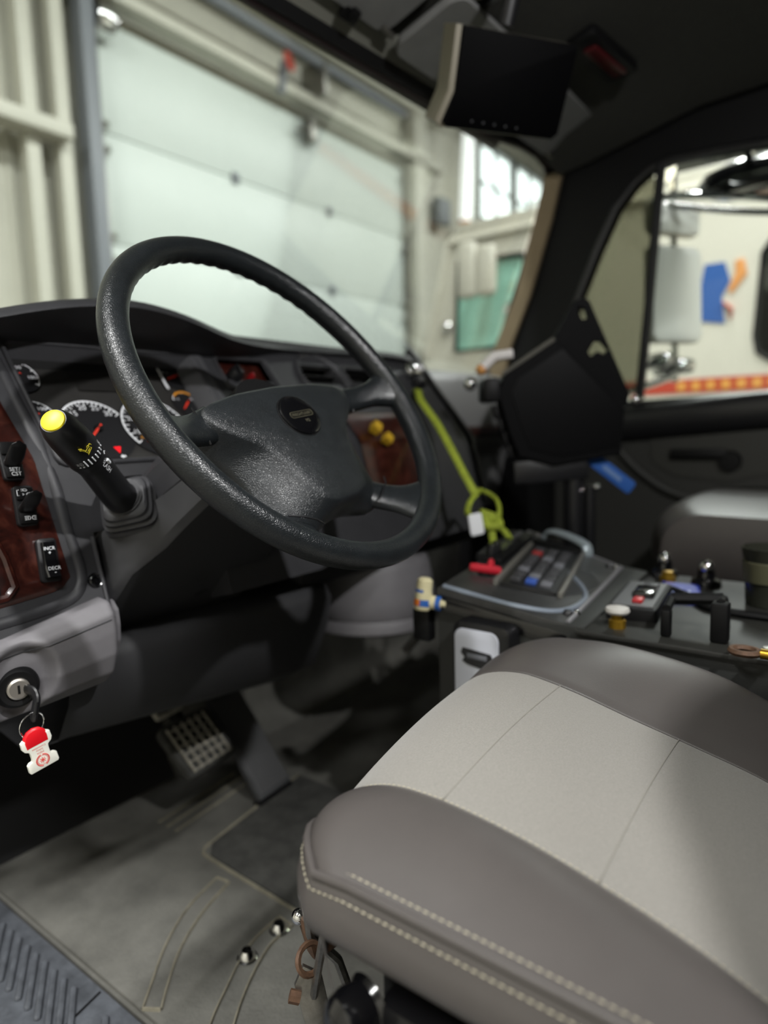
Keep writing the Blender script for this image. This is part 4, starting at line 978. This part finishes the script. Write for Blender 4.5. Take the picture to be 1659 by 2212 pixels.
obj('lever_plate', B().plate([(-.012, -.035), (.012, -.03), (.014, .02), (.0, .034), (-.012, .02)], t=.005, M=frame((-.665, -.148, .196), (.75, -.6, .2), (.15, .1, .98)), bev=.001), STEEL, lv)
obj('clip', B().tube([(-.678, -.145, .205), (-.684, -.138, .208)], .006, 8), RUST, lv)
obj('rod', B().tube([(-.66, -.20, .225), (-.652, -.185, .215), (-.645, -.175, .175), (-.64, -.17, .165)], .004, 8), RUST, lv)
for (x, y) in ((-.462, .116), (-.523, .115)):
    o = obj('floor_bolt', B().lathe([(0, .012), (.007, .011), (.010, .007), (.012, .001), (.014, 0)], Matrix.Translation((x, y, .008)), 18), CHROME); tag(o, 'shiny bolt head in the upper end of the nearer floor mat ridge' if x > -.5 else 'shiny bolt head half way along the nearer floor mat ridge', 'bolt')

# ================================================================== centre console and its gear
cz = lambda y: .45 if y < -.21 else .45+.03*(y+.21)/.21
CM = frame((-.22, -.215, .434), (1, .035, 0), (0, .99, .14))     # console slope: local x right, y forward, z up
cn = thing('centre_console', 'black equipment console between the seats', 'console', (-.03, -.2, 0))
obj('front_body', B().plate([(-.222, -.24), (.16, -.215), (.30, .06), (-.222, -.012)], t=.455, M=Matrix.Translation((0, 0, -.005)), bev=.004), mat('console_coating', '232422', .55, bump=('noise', 500, .3, .0008)), cn)
obj('rear_body', B().plate([(-.222, -.95), (.16, -.95), (.16, -.22), (-.222, -.24)], t=.44, bev=.004), MATS['console_coating'], cn)
obj('deck_plate', B().plate([(-.228, -.95), (.165, -.95), (.165, -.222), (-.228, -.228)], t=.006, M=Matrix.Translation((0, 0, .441)), bev=.002), mat('deck_coating', '242421', .5, var=(30, .15)), cn)
tp_ = obj('panel_plate', B().plate([(0, 0), (.374, .03), (.50, .275), (0, .205)], t=.012, M=CM @ Matrix.Translation((0, 0, .004)), bev=.003), mat('panel_plate_grey', '3a3a3a', .38, .3, var=(50, .2)), cn)
obj('panel_skirt', B().plate([(-.002, -.002), (.376, .027), (.503, .278), (-.002, .207)], t=.02, M=CM @ Matrix.Translation((0, 0, -.017)), bev=.003), GLOSSB, cn)
def cpnt(x, y, z=.017): return CM @ V((x, y, z))
arc = spline([cpnt(.006, .198), cpnt(.006, .13), cpnt(.010, .08), cpnt(.030, .035), cpnt(.075, .018), cpnt(.14, .024), cpnt(.20, .055), cpnt(.25, .10), cpnt(.275, .15)], 8)
obj('panel_moulding', B().tube(arc, .0042, 8), mat('moulding_blue_grey', '8f99a6', .3, .3), tp_)
obj('panel_moulding', B().tube([cpnt(.006, .004, .015), cpnt(.370, .034, .015), cpnt(.494, .268, .015)], .004, 8), mat('moulding_grey', '8d8c90', .35, .4), tp_)
obj('round_recess', B().lathe([(0, .0008), (.075, .0008), (.085, .0026), (.09, .0006)], CM @ Matrix.Translation((.19, .09, .0162)) @ Matrix.Diagonal((1.0, .75, 1, 1)), 40), mat('recess_grey', '3a3b3c', .3, var=(60, .2)), tp_)
for (x, y) in ((.040, .016), (.352, .050), (.470, .25)):
    obj('panel_screw', B().lathe([(0, .006), (.005, .0055), (.0075, .002), (.008, 0)], CM @ Matrix.Translation((x, y, .016)), 16), SATIN, tp_)
    obj('panel_screw', B().lathe([(0, .005), (.004, .0045), (.006, 0)], CM @ Matrix.Translation((x+.012, y-.008, .016)), 16), CHROME, tp_)
# control head with keys across the panel
ch_ = thing('siren_control_head', 'dark control head with rows of grey keys on the console panel', 'control panel', tuple(cpnt(.2, .15, .016)))
HM = CM @ Matrix.Translation((.235, .130, .0165)) @ Matrix.Rotation(radians(12), 4, 'Z')
obj('case', B().plate(rrect(.29, .088, .005, 3), t=.005, M=HM, bev=.003), SATIN, ch_)
for s in (-1, 1): obj('side_rail', B().box((.30, .008, .014), (0, s*.050, .002), M=HM, bev=.002), mat('rail_grey', '77756f', .4, .3), ch_)
KEYC = [mat('key_grey', '3f3f42', .5), mat('key_light', '6f7076', .5), mat('key_blue', '3456a8', .45), mat('key_red', '9a2a2a', .45)]
for i in range(8):
    for j in range(3):
        c = KEYC[2] if (i, j) == (0, 1) else KEYC[3] if (i, j) == (6, 2) else KEYC[1] if (i*3+j*5) % 4 == 0 else KEYC[0]
        obj('key', B().box((.022, .017, .007), (-.115+.031*i, -.024+.024*j, .0070), M=HM, bev=.0015), c, ch_)
rd = thing('radio_head', 'black two-way radio head at the front edge of the console panel', 'radio', tuple(cpnt(.2, .235, .016)))
RM = CM @ Matrix.Translation((.31, .235, .0165)) @ Matrix.Rotation(radians(10), 4, 'Z')
obj('case', B().plate(rrect(.25, .050, .006, 3), t=.012, M=RM, bev=.004), SOOT, rd)
obj('display', B().box((.08, .022, .002), (-.02, 0, .0125), M=RM), mat('display_grey', '3f423f', .2), rd)
for i in range(4): obj('button', B().box((.014, .010, .004), (.045+.02*i, 0, .013), M=RM, bev=.001), KEYC[0], rd)
for i in range(2): obj('volume_knob', B().lathe([(0, .018), (.007, .018), (.008, .016), (.009, 0)], RM @ Matrix.Translation((-.11+.03*i, 0, .012)), 16), SATIN, rd)
gh = thing('grab_handle', 'grey arched grab handle at the far right of the console panel', 'handle', tuple(cpnt(.33, .2, .016)))
obj('bar', B().tube(spline([cpnt(.455, .215, .012), cpnt(.45, .205, .034), cpnt(.43, .165, .040), cpnt(.405, .115, .034), cpnt(.40, .105, .012)], 6), .011, 10, flat=.6), mat('handle_grey', '9ba6ab', .3, .3), gh)
obj('bracket', B().box((.03, .11, .012), (.405, .165, .020), M=CM, bev=.004), SOOT, gh)
rc = thing('red_key_switch', 'red T-shaped knob on the near front corner of the console', 'knob', tuple(cpnt(.05, .215, .017)))
RCM = CM @ Matrix.Translation((.118, .185, .026)) @ Matrix.Rotation(radians(-65), 4, 'Z') @ Matrix.Scale(.8, 4)
obj('bar', B().box((.066, .015, .017), M=RCM, bev=.005), mat('red_knob', 'c22233', .4), rc)
obj('stem', B().box((.014, .035, .018), (.010, .020, .006), M=RCM, bev=.005), MATS['red_knob'], rc)
obj('seat_boss', B().lathe([(.016, 0), (.014, .010), (0, .010)], RCM @ Matrix.Translation((0, 0, -.018)), 16), SOOT, rc)
# white-faced box on the console's side
wb = thing('labelled_box', 'black box with a white face and black ribbon emblem on the console side', 'box', (-.24, -.09, .37))
WM_ = frame((-.222, -.100, .365), (0, -1, 0), (0, 0, 1))        # local x toward the rear, y up, z outward (-x)
obj('case', B().plate(rrect(.092, .150, .014, 4), t=.030, M=WM_, bev=.005), SATIN, wb)
wfce = obj('white_face', B().plate(rrect(.070, .138, .013, 5, -.006, -.004), t=.004, M=WM_ @ Matrix.Translation((0, 0, .029)), bev=.0012), mat('label_white', 'c9ccd6', .5), wb)
b = B().plate([(-.030, .030), (-.027, .038), (.018, .034), (.022, .026), (.018, .018), (.020, .008), (-.020, .014), (-.028, .018), (-.024, .024)], t=.0008, M=WM_ @ Matrix.Translation((0, 0, .033)))
obj('ribbon_emblem', b, mat('print_black', '1a1a1c', .5), wfce)
obj('emblem_bar', B().box((.032, .007, .001), (-.004, .027, .034), M=WM_, bev=.0003), mat('print_grey', '6a6c72', .5), wfce)
bt = thing('small_bottle', 'small cream bottle with blue and orange label clipped to the console front', 'bottle', (-.24, 0, .44))
BOM = axis_frame((-.243, .004, .444), (.15, -.05, 1)) @ Matrix.Scale(.78, 4)
obj('bottle_body', B().lathe([(0, 0), (.014, 0), (.0165, .004), (.0165, .034), (.0150, .040), (.0155, .046), (.0150, .058), (.010, .063), (0, .064)], BOM, 24), mat('bottle_cream', 'd9d0a8', .4), bt)
obj('label_band', B().lathe([(.0168, .008), (.0170, .009), (.0170, .020), (.0168, .021)], BOM, 24), mat('label_blue', '2d5fae', .4), bt)
obj('label_band', B().lathe([(.0171, .009), (.0173, .010), (.0173, .020), (.0171, .021)], BOM, 10, 3.0, 4.9), mat('label_orange', 'e07a2a', .4), bt)
obj('label_band', B().lathe([(.0162, .034), (.0168, .035), (.0160, .040)], BOM, 16, 2.6, 5.2), MATS['label_blue'], bt)
obj('side_cap', B().lathe([(.013, -.012), (.013, .014), (.006, .016), (.006, .024), (0, .025)], axis_frame((-.234, -.010, .455), (.3, -1, -.1)) @ Matrix.Scale(.8, 4), 20), MATS['bottle_cream'], bt)
obj('side_ring', B().lathe([(.0135, .006), (.0138, .010), (.0135, .015), (0, .0152)], axis_frame((-.234, -.010, .455), (.3, -1, -.1)) @ Matrix.Scale(.8, 4), 20), MATS['label_blue'], bt)
obj('clip', B().box((.02, .03, .05), (-.222, .015, .415), bev=.003), SOOT, bt)
# lime rope from the dash lamp to the console, knotted, with a white tag
lr = thing('lime_rope', 'lime green cord hanging from the dashboard lamp to a knot over the console', 'cord', (.12, .2, .65))
obj('cord', B().tube(spline([(.236, .335, .800), (.20, .30, .797), (.165, .27, .775), (.14, .215, .726), (.115, .17, .680), (.09, .12, .622), (.08, .09, .585)], 8), .0085, 8, flat=.55), LIME, lr)
obj('loop', B().tube(spline([(.08, .09, .585), (.115, .10, .590), (.125, .07, .572), (.10, .05, .545), (.085, .06, .535)], 8), .0075, 8, flat=.6), LIME, lr)
obj('loop', B().tube(spline([(.08, .09, .585), (.055, .09, .57), (.05, .09, .55), (.07, .075, .540), (.085, .06, .535)], 8), .0065, 8, flat=.6), LIME, lr)
obj('knot', B().tube(spline([(.075, .08, .550), (.095, .06, .540), (.09, .045, .528), (.075, .06, .525), (.085, .07, .542), (.10, .05, .535)], 6), .009, 8), LIME, lr)
for P in ([(.085, .062, .535), (.080, .055, .51), (.078, .05, .484)], [(.088, .058, .532), (.105, .042, .515), (.115, .034, .498)], [(.09, .06, .53), (.10, .04, .512), (.098, .03, .5)]):
    obj('cord_tail', B().tube(spline(P, 5), .0075, 8, flat=.6), LIME, lr)
wt = obj('white_tag', B().plate(rrect(.028, .042, .005, 3), t=.003, M=frame((.058, .078, .530), (.75, -.6, .15), (-.12, .1, 1)), bev=.001), mat('tag_white_plastic', 'eef0f4', .5)); tag(wt, 'small white tag tied to the lime green cord', 'tag')
# rear switch deck
dv = thing('switch_box', 'grey topped switch box with black rocker and red button behind the console panel', 'switch box', (-.07, -.265, .447))
DM = frame((-.07, -.268, .447), (1, .12, 0), (-.12, 1, 0))
obj('case', B().plate(rrect(.165, .066, .004, 3), t=.018, M=DM, bev=.003), SOOT, dv)
obj('top_plate', B().box((.15, .054, .002), (0, 0, .019), M=DM), mat('plate_grey', '5a5a5c', .4, .3), dv)
obj('rocker', B().box((.05, .03, .010), (.0, -.006, .022), M=DM, bev=.003), GLOSSB, dv)
obj('red_button', B().box((.022, .014, .006), (-.048, -.004, .022), M=DM, bev=.002), mat('button_red', 'b32a2e', .4), dv)
obj('slide', B().box((.02, .022, .006), (.045, -.008, .022), M=DM, bev=.002), KEYC[0], dv)
yk = thing('capped_knob', 'brass knob with a white round cap on the near edge of the console deck', 'knob', (-.19, -.272, .447))
obj('stem', B().lathe([(.011, 0), (.011, .010), (.008, .012), (.008, .020)], Matrix.Translation((-.190, -.272, .447)), 20), mat('brass', 'b08a2c', .3, .8), yk)
obj('cap', B().lathe([(.008, .018), (.0145, .020), (.016, .023), (.0145, .027), (0, .029)], Matrix.Translation((-.190, -.272, .447)), 24), mat('cap_white', 'b9b6b0', .5), yk)
for k, (x, y, r) in enumerate(((.150, -.245, .015), (.112, -.320, .016))):
    q = thing('toggle_knob', 'chrome tipped black knob on the console deck, left of the blue card' if k == 0 else 'chrome tipped black knob on the console deck, right of the blue card', 'knob', (x, y, .447))
    obj('base', B().lathe([(r*1.5, 0), (r*1.4, .010), (r*.9, .014), (r*.8, .024)], Matrix.Translation((x, y, .447)), 20), GLOSSB, q)
    obj('tip', sph((x, y, .447+.030), r*.8), CHROME, q)
bc = thing('blue_card', 'blue and white printed card lying on the console deck', 'card', (.03, -.30, .447))
obj('card', B().plate([(-.062, -.028), (.062, -.028), (.062, .028), (-.062, .028)], t=.004, M=frame((.03, -.30, .4475), (1, .25, 0), (-.25, 1, .05))), mat('card_blue', '2a3aa0', .5), bc)
for i in range(3): obj('printed_line', B().box((.05-.01*i, .004, .0006), (.0, .012-.012*i, .0044), M=frame((.03, -.30, .4475), (1, .25, 0), (-.25, 1, .05))), mat('card_print', '8d98c8', .5), bc)
yb = obj('brass_fitting', B().lathe([(0, .02), (.009, .019), (.010, .012), (.013, .010), (.013, 0)], Matrix.Translation((.105, -.262, .447)), 6), MATS['brass']); tag(yb, 'brass hexagonal fitting near the corner of the console deck', 'fitting')
br = thing('empty_bracket', 'black open bracket frame standing on the console deck', 'bracket', (-.16, -.36, .447))
obj('leg', B().box((.014, .012, .035), (-.195, -.335, .4645), bev=.003), SOOT, br); obj('leg', B().box((.02, .02, .05), (-.185, -.395, .472), bev=.003), SOOT, br)
obj('top_bar', B().tube([(-.15, -.33, .485), (-.14, -.39, .49)], .008, 8), SOOT, br); obj('leg', B().tube([(-.195, -.335, .482), (-.15, -.33, .485)], .006, 8), SOOT, br); obj('leg', B().tube([(-.185, -.395, .495), (-.14, -.39, .49), (-.12, -.39, .447)], .006, 8), SOOT, br)
cb = obj('console_cable', B().tube(spline([(.06, -.26, .452), (-.0, -.32, .453), (-.05, -.36, .452), (-.06, -.43, .452), (-.05, -.52, .452)], 8), .006, 8), SOOT); tag(cb, 'black cable running back along the console deck', 'cable')
cp = thing('cup', 'dark translucent cup standing on the console deck', 'cup', (.03, -.42, .447))
obj('cup_wall', B().lathe([(0, .001), (.030, .001), (.033, .06), (.038, .085), (.036, .086), (.031, .06), (.028, .004), (0, .004)], Matrix.Translation((.03, -.42, .447)), 28), mat('cup_plastic', '2e2f28', .2), cp)
obj('cup_band', B().lathe([(.0325, .035), (.034, .036), (.036, .065), (.0352, .066)], Matrix.Translation((.03, -.42, .447)), 28), mat('cup_cream', '55543f', .5), cp)
hb = thing('hose_clamp', 'small rusty brass clamp beside the rear right edge of the driver seat', 'clamp', (-.235, -.43, .447))
obj('band', B().tube([V((-.235+.012*cos(a), -.43+.014*sin(a), .456)) for a in [2*pi*i/20 for i in range(20)]], .004, 6, closed=True), RUST, hb)
obj('screw', B().lathe([(0, .012), (.006, .012), (.006, 0)], axis_frame((-.235, -.446, .456), (0, -1, 0)), 12), MATS['brass'], hb)
obj('bolt', B().lathe([(0, .008), (.007, .007), (.008, 0)], Matrix.Translation((-.20, -.45, .447)), 6), STEEL, hb)

# ------------------------------------------------------------------ laptop dock on a pole
DOCKB = mat('dock_black', '070708', .6, spec=.08)
ld_ = thing('laptop_dock', 'black rugged laptop dock on a swing arm standing right of the steering wheel', 'computer mount', (.34, 0, .45))
TMx = frame((.3, .05, .8), (.6, -.8, 0), (0, 0, 1))        # local x to the right, y up, z towards the driver
def tl(p): 
    d = V(p)-V((.3, .05, .8)); return (d.x*.6-d.y*.8, d.z)
back = [tl(p) for p in ((.314, .031, .889), (.340, -.004, .965), (.346, -.011, .976), (.355, -.022, .982), (.363, -.034, .975), (.417, -.106, .776), (.415, -.10, .755), (.401, -.084, .738), (.335, .003, .70))]
h1 = [tl(p) for p in ((.349, -.015, .962), (.358, -.027, .957), (.362, -.032, .938), (.355, -.022, .936), (.350, -.016, .948))]
h2 = [tl(p) for p in ((.362, -.033, .868), (.370, -.043, .889), (.378, -.054, .889), (.388, -.067, .872), (.383, -.061, .862), (.374, -.048, .868), (.366, -.038, .858))]
obj('bracket_plate', B().plate(back, [h1, h2], t=.012, M=TMx @ Matrix.Translation((0, 0, -.03)), bev=.002), DOCKB, ld_, sharp=12)
scr = [tl(p) for p in ((.249, .117, .821), (.314, .031, .889), (.401, -.084, .745), (.398, -.08, .69), (.396, -.078, .649), (.312, .034, .628), (.267, .094, .650), (.255, .11, .70), (.240, .13, .785))]
obj('dock_body', B().plate(scr, t=.05, M=TMx @ Matrix.Translation((0, 0, -.02)), bev=.003), DOCKB, ld_, sharp=12)
scr2 = [(x*.86+.015, (y)*.86-.005) for x, y in scr]
obj('screen', B().plate(scr2, t=.003, M=TMx @ Matrix.Translation((0, 0, .029)), bev=.001), mat('screen_black', '040405', .35, spec=.15), ld_, sharp=12)
obj('top_trim', B().tube([TMx @ V((*tl((.249, .117, .823)), .01)), TMx @ V((*tl((.314, .031, .892)), .01))], .006, 8), mat('trim_grey', '55534d', .35), ld_)
for p, r in (((.222, .153, .835), .012), ((.208, .172, .805), .014)): obj('clamp_knob', sph(p, r), CHROME if r > .013 else mat('amber_plastic', 'c08a50', .3), ld_)
obj('corner_guard', B().tube([(.225, .15, .84), (.24, .13, .862), (.262, .10, .866)], .011, 8), mat('guard_white', 'd8d4d2', .3), ld_)
obj('corner_bracket', B().box((.035, .05, .09), M=frame((.232, .14, .79), (.6, -.8, 0), (0, 0, 1)), bev=.008), SOOT, ld_)
for i in range(4): obj('side_port', B().box((.014, .03, .022), M=frame((.240+.006*i, .127-.008*i, .745-.028*i), (.6, -.8, .2), (0, 0, 1)), bev=.004), SOOT, ld_)
obj('swing_arm', B().tube([(.32, .03, .64), (.34, -.0, .615), (.345, -.005, .585)], .022, 12), SATIN, ld_)
obj('swing_arm', B().box((.16, .05, .022), M=frame((.30, .03, .618), (.6, -.8, .05), (0, 0, 1)), bev=.006), SATIN, ld_)
obj('pole', B().tube([(.343, -.006, .60), (.343, -.006, .02)], .022, 16), SATIN, ld_)
obj('pole', B().tube([(.372, -.03, .58), (.372, -.03, .02)], .013, 12), SATIN, ld_)
obj('floor_flange', B().lathe([(0, .02), (.05, .02), (.055, .015), (.06, 0)], Matrix.Translation((.35, -.012, 0)), 24), SATIN, ld_)
for p in ((.340, -.022, .572), (.372, -.045, .578), (.363, -.03, .645), (.372, -.04, .643)): obj('bolt', sph(p, .008), CHROME, ld_)
obj('mirror_stud', sph((.420, -.11, .762), .010), CHROME, ld_)
bs_ = thing('blue_strap', 'blue webbing tag hanging from the laptop dock arm', 'strap', (.39, -.07, .61))
obj('webbing', B().plate(rrect(.115, .030, .006, 3), t=.004, M=frame((.392, -.070, .607), (.44, -.56, -.56), (.3, -.35, .7)), bev=.001), mat('strap_blue', '1a4f98', .7), bs_)
obj('printed_mark', B().box((.05, .009, .001), (.0, 0, .0045), M=frame((.392, -.070, .607), (.44, -.56, -.56), (.3, -.35, .7))), mat('strap_print', '5f7ba8', .6), bs_)

# ------------------------------------------------------------------ passenger seat and door
ps = thing('passenger_seat', 'grey passenger seat beyond the console with a lamplit front edge', 'seat', (.62, -.4, 0))
def pseat(x, t):
    yf = -.135-.05*((x-.62)/.27)**4; 
    zt_ = .545-.012*abs((x-.62)/.27)**3-.028*max(0, (-.2-(lerp(yf-.08, -.8, max(0, (t-.4)/.6))))*.6)
    if t < .4: a = t/.4*pi/2; return V((x, yf-.08+.08*cos(a), zt_-.075+.075*sin(a)))
    return V((x, lerp(yf-.08, -.8, (t-.4)/.6), zt_))
rows = []
for i in range(29):
    x = .35+.54*i/28; rows.append([pseat(x, j/40) for j in range(41)])
obj('cushion_top', B().grid(rows), VINYL, ps, sharp=80)
bd_ = [pseat(.35, 1-j/20*1) for j in range(21)]+[pseat(.35+.54*i/20, 0) for i in range(1, 21)]+[pseat(.89, j/20) for j in range(1, 21)]
obj('cushion_side', B().grid([[p, V((p.x, p.y, lerp(p.z, .40, .5)-.0))+V((-.012 if p.x < .36 else .0, 0, 0)), V((p.x+(.01 if p.x < .36 else 0), p.y-(.02 if abs(p.x-.62) < .26 else 0), .39)), V((lerp(p.x, .62, .12), lerp(p.y, -.45, .12), .36))] for p in bd_]), VINYL, ps, sharp=80)
obj('seat_base', B().box((.44, .5, .36), (.62, -.50, .18), bev=.02), SOOT, ps)
rows = []
for (y0, z, h, d) in ((-.70, .40, .23, .03), (-.72, .6, .25, .06), (-.78, .9, .23, .055), (-.82, 1.05, .16, .03)):
    rows.append([(.62+h*cos(a), y0-d+d*sin(a)*1.2, z) for a in [2*pi*k/32 for k in range(32)]])
obj('backrest', B().loft(rows), VINYL, ps, sharp=60)
pd = thing('passenger_door', 'dark grey inside of the passenger door below the window', 'door', (.98, -.1, .3))
dp = [(.36, .70), (.10, .735), (-.28, .765), (-.62, .79), (-1.0, .79), (-1.0, .05), (.36, .05)]
obj('door_skin', B().plate(dp, t=.02, M=yz(.965), bev=.004), DOORP, pd)
rows = []
for i in range(21):
    y = lerp(.36, -1.0, i/20); z = interp(-y, [-.36, -.10, .28, .62, 1.0], [.715, .742, .772, .795, .80])
    rows.append([(.99, y, z+.012), (.965, y, z+.015), (.945, y, z+.008), (.935, y, z-.01), (.94, y, z-.07), (.955, y, z-.085), (.975, y, z-.09)])
obj('belt_pad', B().grid(rows), SATIN, pd, sharp=70)
obj('door_bowl', B().tube(spline([(.962, .12, .66), (.958, .02, .56), (.956, -.10, .50), (.956, -.30, .49), (.956, -.60, .50)], 8), .012, 8), DOORP, pd)
obj('handle_recess', B().plate([(.01, .69), (-.25, .72), (-.33, .66), (-.30, .57), (-.20, .545), (-.06, .56), (.0, .60)], t=.004, M=yz(.960), bev=.001), mat('recess_dark', '2f2f2b', .6), pd)
hd_ = obj('door_handle', B().box((.016, .145, .028), (.95, -.125, .622), bev=.006), SOOT, pd)
obj('handle_pivot', B().lathe([(0, .016), (.026, .015), (.030, 0)], axis_frame((.960, -.205, .602), (-1, 0, 0)), 24), SOOT, pd)
obj('armrest', B().box((.05, .50, .07), (.945, -.42, .50), bev=.02), DOORP, pd)
obj('lock_pin', sph((.955, .085, .775), .007), CHROME, pd)
# mirrors outside the passenger window
wm = thing('side_mirror', 'tall mirror with its bright reflection painted white, on a chrome bracket outside the passenger window', 'mirror', (1.25, 0, 1.1))
MGL = mat('painted_reflection', 'f8f8f4', .22, .12)  # white base colour stands in for a bright reflection in the glass
MMx = frame((1.25, .012, 1.12), (.89, -.45, .02), (.06, 0, 1))      # faces the driver
def mface(w, h, cz, r): return rrect(w, h, r, 6, 0, cz)
hs = obj('mirror_head', B().plate(mface(.225, .30, -.01, .03), t=.03, M=MMx @ Matrix.Translation((0, 0, -.03)), bev=.008), CREAM, wm)
obj('painted_reflection', B().plate(mface(.213, .288, -.01, .026), t=.003, M=MMx, bev=.001), MGL, hs)
hs2 = obj('convex_head', B().plate(mface(.215, .105, .225, .025), t=.03, M=MMx @ Matrix.Translation((0, 0, -.03)), bev=.008), CREAM, wm)
obj('painted_reflection', B().plate(mface(.203, .096, .225, .022), t=.003, M=MMx, bev=.001), MGL, hs2)
obj('mirror_arm', B().tube([MMx @ V((.02, .42, -.03)), MMx @ V((.02, -.28, -.03))], .012, 10), CHROME, wm)
obj('mirror_arm', B().tube([MMx @ V((.02, .40, -.03)), (1.06, .09, 1.46)], .012, 10), CHROME, wm)
obj('mirror_arm', B().tube([MMx @ V((.02, -.26, -.03)), (1.06, .12, .80)], .012, 10), CHROME, wm)
obj('bracket_cover', B().box((.075, .05, .13), (0.0, -.235, -.02), M=MMx, bev=.02, seg=3), CHROME, wm)
obj('bracket_cover', B().box((.045, .05, .10), (-.07, -.215, -.02), M=MMx, bev=.018, seg=3), CHROME, wm)
obj('mirror_lamp', B().lathe([(0, .03), (.03, .025), (.04, 0)], axis_frame(MMx @ V((-.035, .37, -.02)), (-.7, -.6, .1)), 20), mat('lamp_glow', 'fff6e0', .4, emit=2.0), wm)
lm = thing('look_down_mirror', 'black oval look-down mirror with chrome arm over the passenger window', 'mirror', (1.18, -.2, 1.40))
rows = []
for h, k in ((-.03, .2), (-.028, .75), (-.01, .97), (.01, 1.0), (.03, .9), (.045, .6), (.05, .05)):
    rows.append([(1.18+.08*k*cos(a), -.22+.165*k*sin(a), 1.385+h*1.15) for a in [2*pi*i/36 for i in range(36)]])
obj('mirror_shell', B().loft(rows), GLOSSB, lm)
obj('chrome_rim', B().tube([(1.17+.09*cos(a), -.15+.22*sin(a), 1.330+.25*.22*sin(a)) for a in [2*pi*i/48 for i in range(48)]], .010, 8, closed=True), CHROME, lm)
obj('mount_arm', B().tube([(1.06, -.18, 1.48), (1.14, -.19, 1.46), (1.18, -.2, 1.43)], .014, 8), CHROME, lm)

# ------------------------------------------------------------------ overhead gear
mo = thing('overhead_monitor', 'black monitor with a beige side hanging from the windshield header', 'monitor', (.11, .04, 1.4))
OM = frame((.1116, .0397, 1.3275), (.7557, -.6549, 0), (-.3175, -.3663, .8747))
def ol(p): return OM.inverted() @ V(p)
fr = [(-.103, .080), (.112, .067), (.117, .058), (.111, -.074), (.100, -.084), (-.112, -.075), (-.122, -.066), (-.104, -.017)]
obj('monitor_body', B().plate(fr, t=.075, M=OM @ Matrix.Translation((0, 0, -.075)), bev=.004), mat('monitor_beige', '8b8576', .6), mo, label='beige housing')
obj('monitor_face', B().plate([(x*.985+.004, y*.985) for x, y in fr], t=.010, M=OM @ Matrix.Translation((.006, 0, -.002)), bev=.004), mat('monitor_black', '030304', .6, spec=.06), mo)
for i in range(5): obj('button', sph(OM @ V((-.055+.022*i, -.062-.0015*i, .009)), .0022), KEYC[0], mo)
obj('mount_arm', B().tube([OM @ V((.0, .085, -.04)), OM @ V((.01, .15, -.04)), (.20, .12, 1.54)], .014, 10), SATIN, mo)
dl = thing('dome_lamp', 'clear ribbed dome lamp on the headliner above the monitor', 'lamp', (.16, .10, 1.56))
obj('lamp_bezel', B().lathe([(.050, .0), (.062, -.004), (.064, -.014), (.056, -.020), (.050, -.016)], axis_frame((.13, .11, 1.555), (0, .25, 1)), 32), CHROME, dl)
obj('lamp_lens', B().lathe([(0, -.034), (.02, -.032), (.040, -.024), (.052, -.012)], axis_frame((.13, .11, 1.555), (0, .25, 1)), 24), mat('lens_clear', 'a8b0ae', .1, spec=.9), dl)
for k, (x0, x1, lab) in enumerate(((-.75, .075, 'grey driver sun visor folded up behind the windshield header'), (.10, .85, 'grey passenger sun visor folded up behind the overhead monitor'))):
    sv = thing('sun_visor', lab, 'sun visor', ((x0+x1)/2, .2, 1.5), 'sun visors')
    VM = frame(((x0+x1)/2, .20, 1.487), (1, 0, .025), (0, .965, -.26))
    obj('visor_panel', B().plate(rrect(x1-x0, .165, .03, 5), t=.02, M=VM, bev=.007), VISOR, sv)
    obj('pivot_rod', B().tube([VM @ V(((x1-x0)/2-.02, .07, .0)), VM @ V(((x1-x0)/2+.02, .075, .0))], .006, 8), STEEL, sv)
for k, (x, lab) in enumerate(((-.02, 'dark visor clip on the header nearer the driver'), (.235, 'dark visor clip on the header beside the overhead monitor'))):
    vc = obj('visor_clip', B().box((.045, .03, .012), M=frame((x, .285, 1.475+.03*k), (1, .0, .03), (0, .8, -.5)), bev=.004).box((.018, .022, .012), M=frame((x, .275, 1.468+.03*k), (1, .0, .03), (0, .8, -.5)), bev=.003), SOOT); tag(vc, lab, 'clip')
rl = thing('red_dome_light', 'dark red map light set in the headliner right of the monitor', 'lamp', (.55, .02, 1.54))
obj('lamp_base', B().box((.22, .075, .03), M=frame((.56, .02, 1.545), (.9, -.12, -.02), (.12, .9, 0)), bev=.010), SOOT, rl)
obj('red_lens', B().box((.15, .03, .01), M=frame((.56, .012, 1.527), (.9, -.12, -.02), (.12, .9, 0)), bev=.004), mat('lens_red', '4a1014', .3), rl)
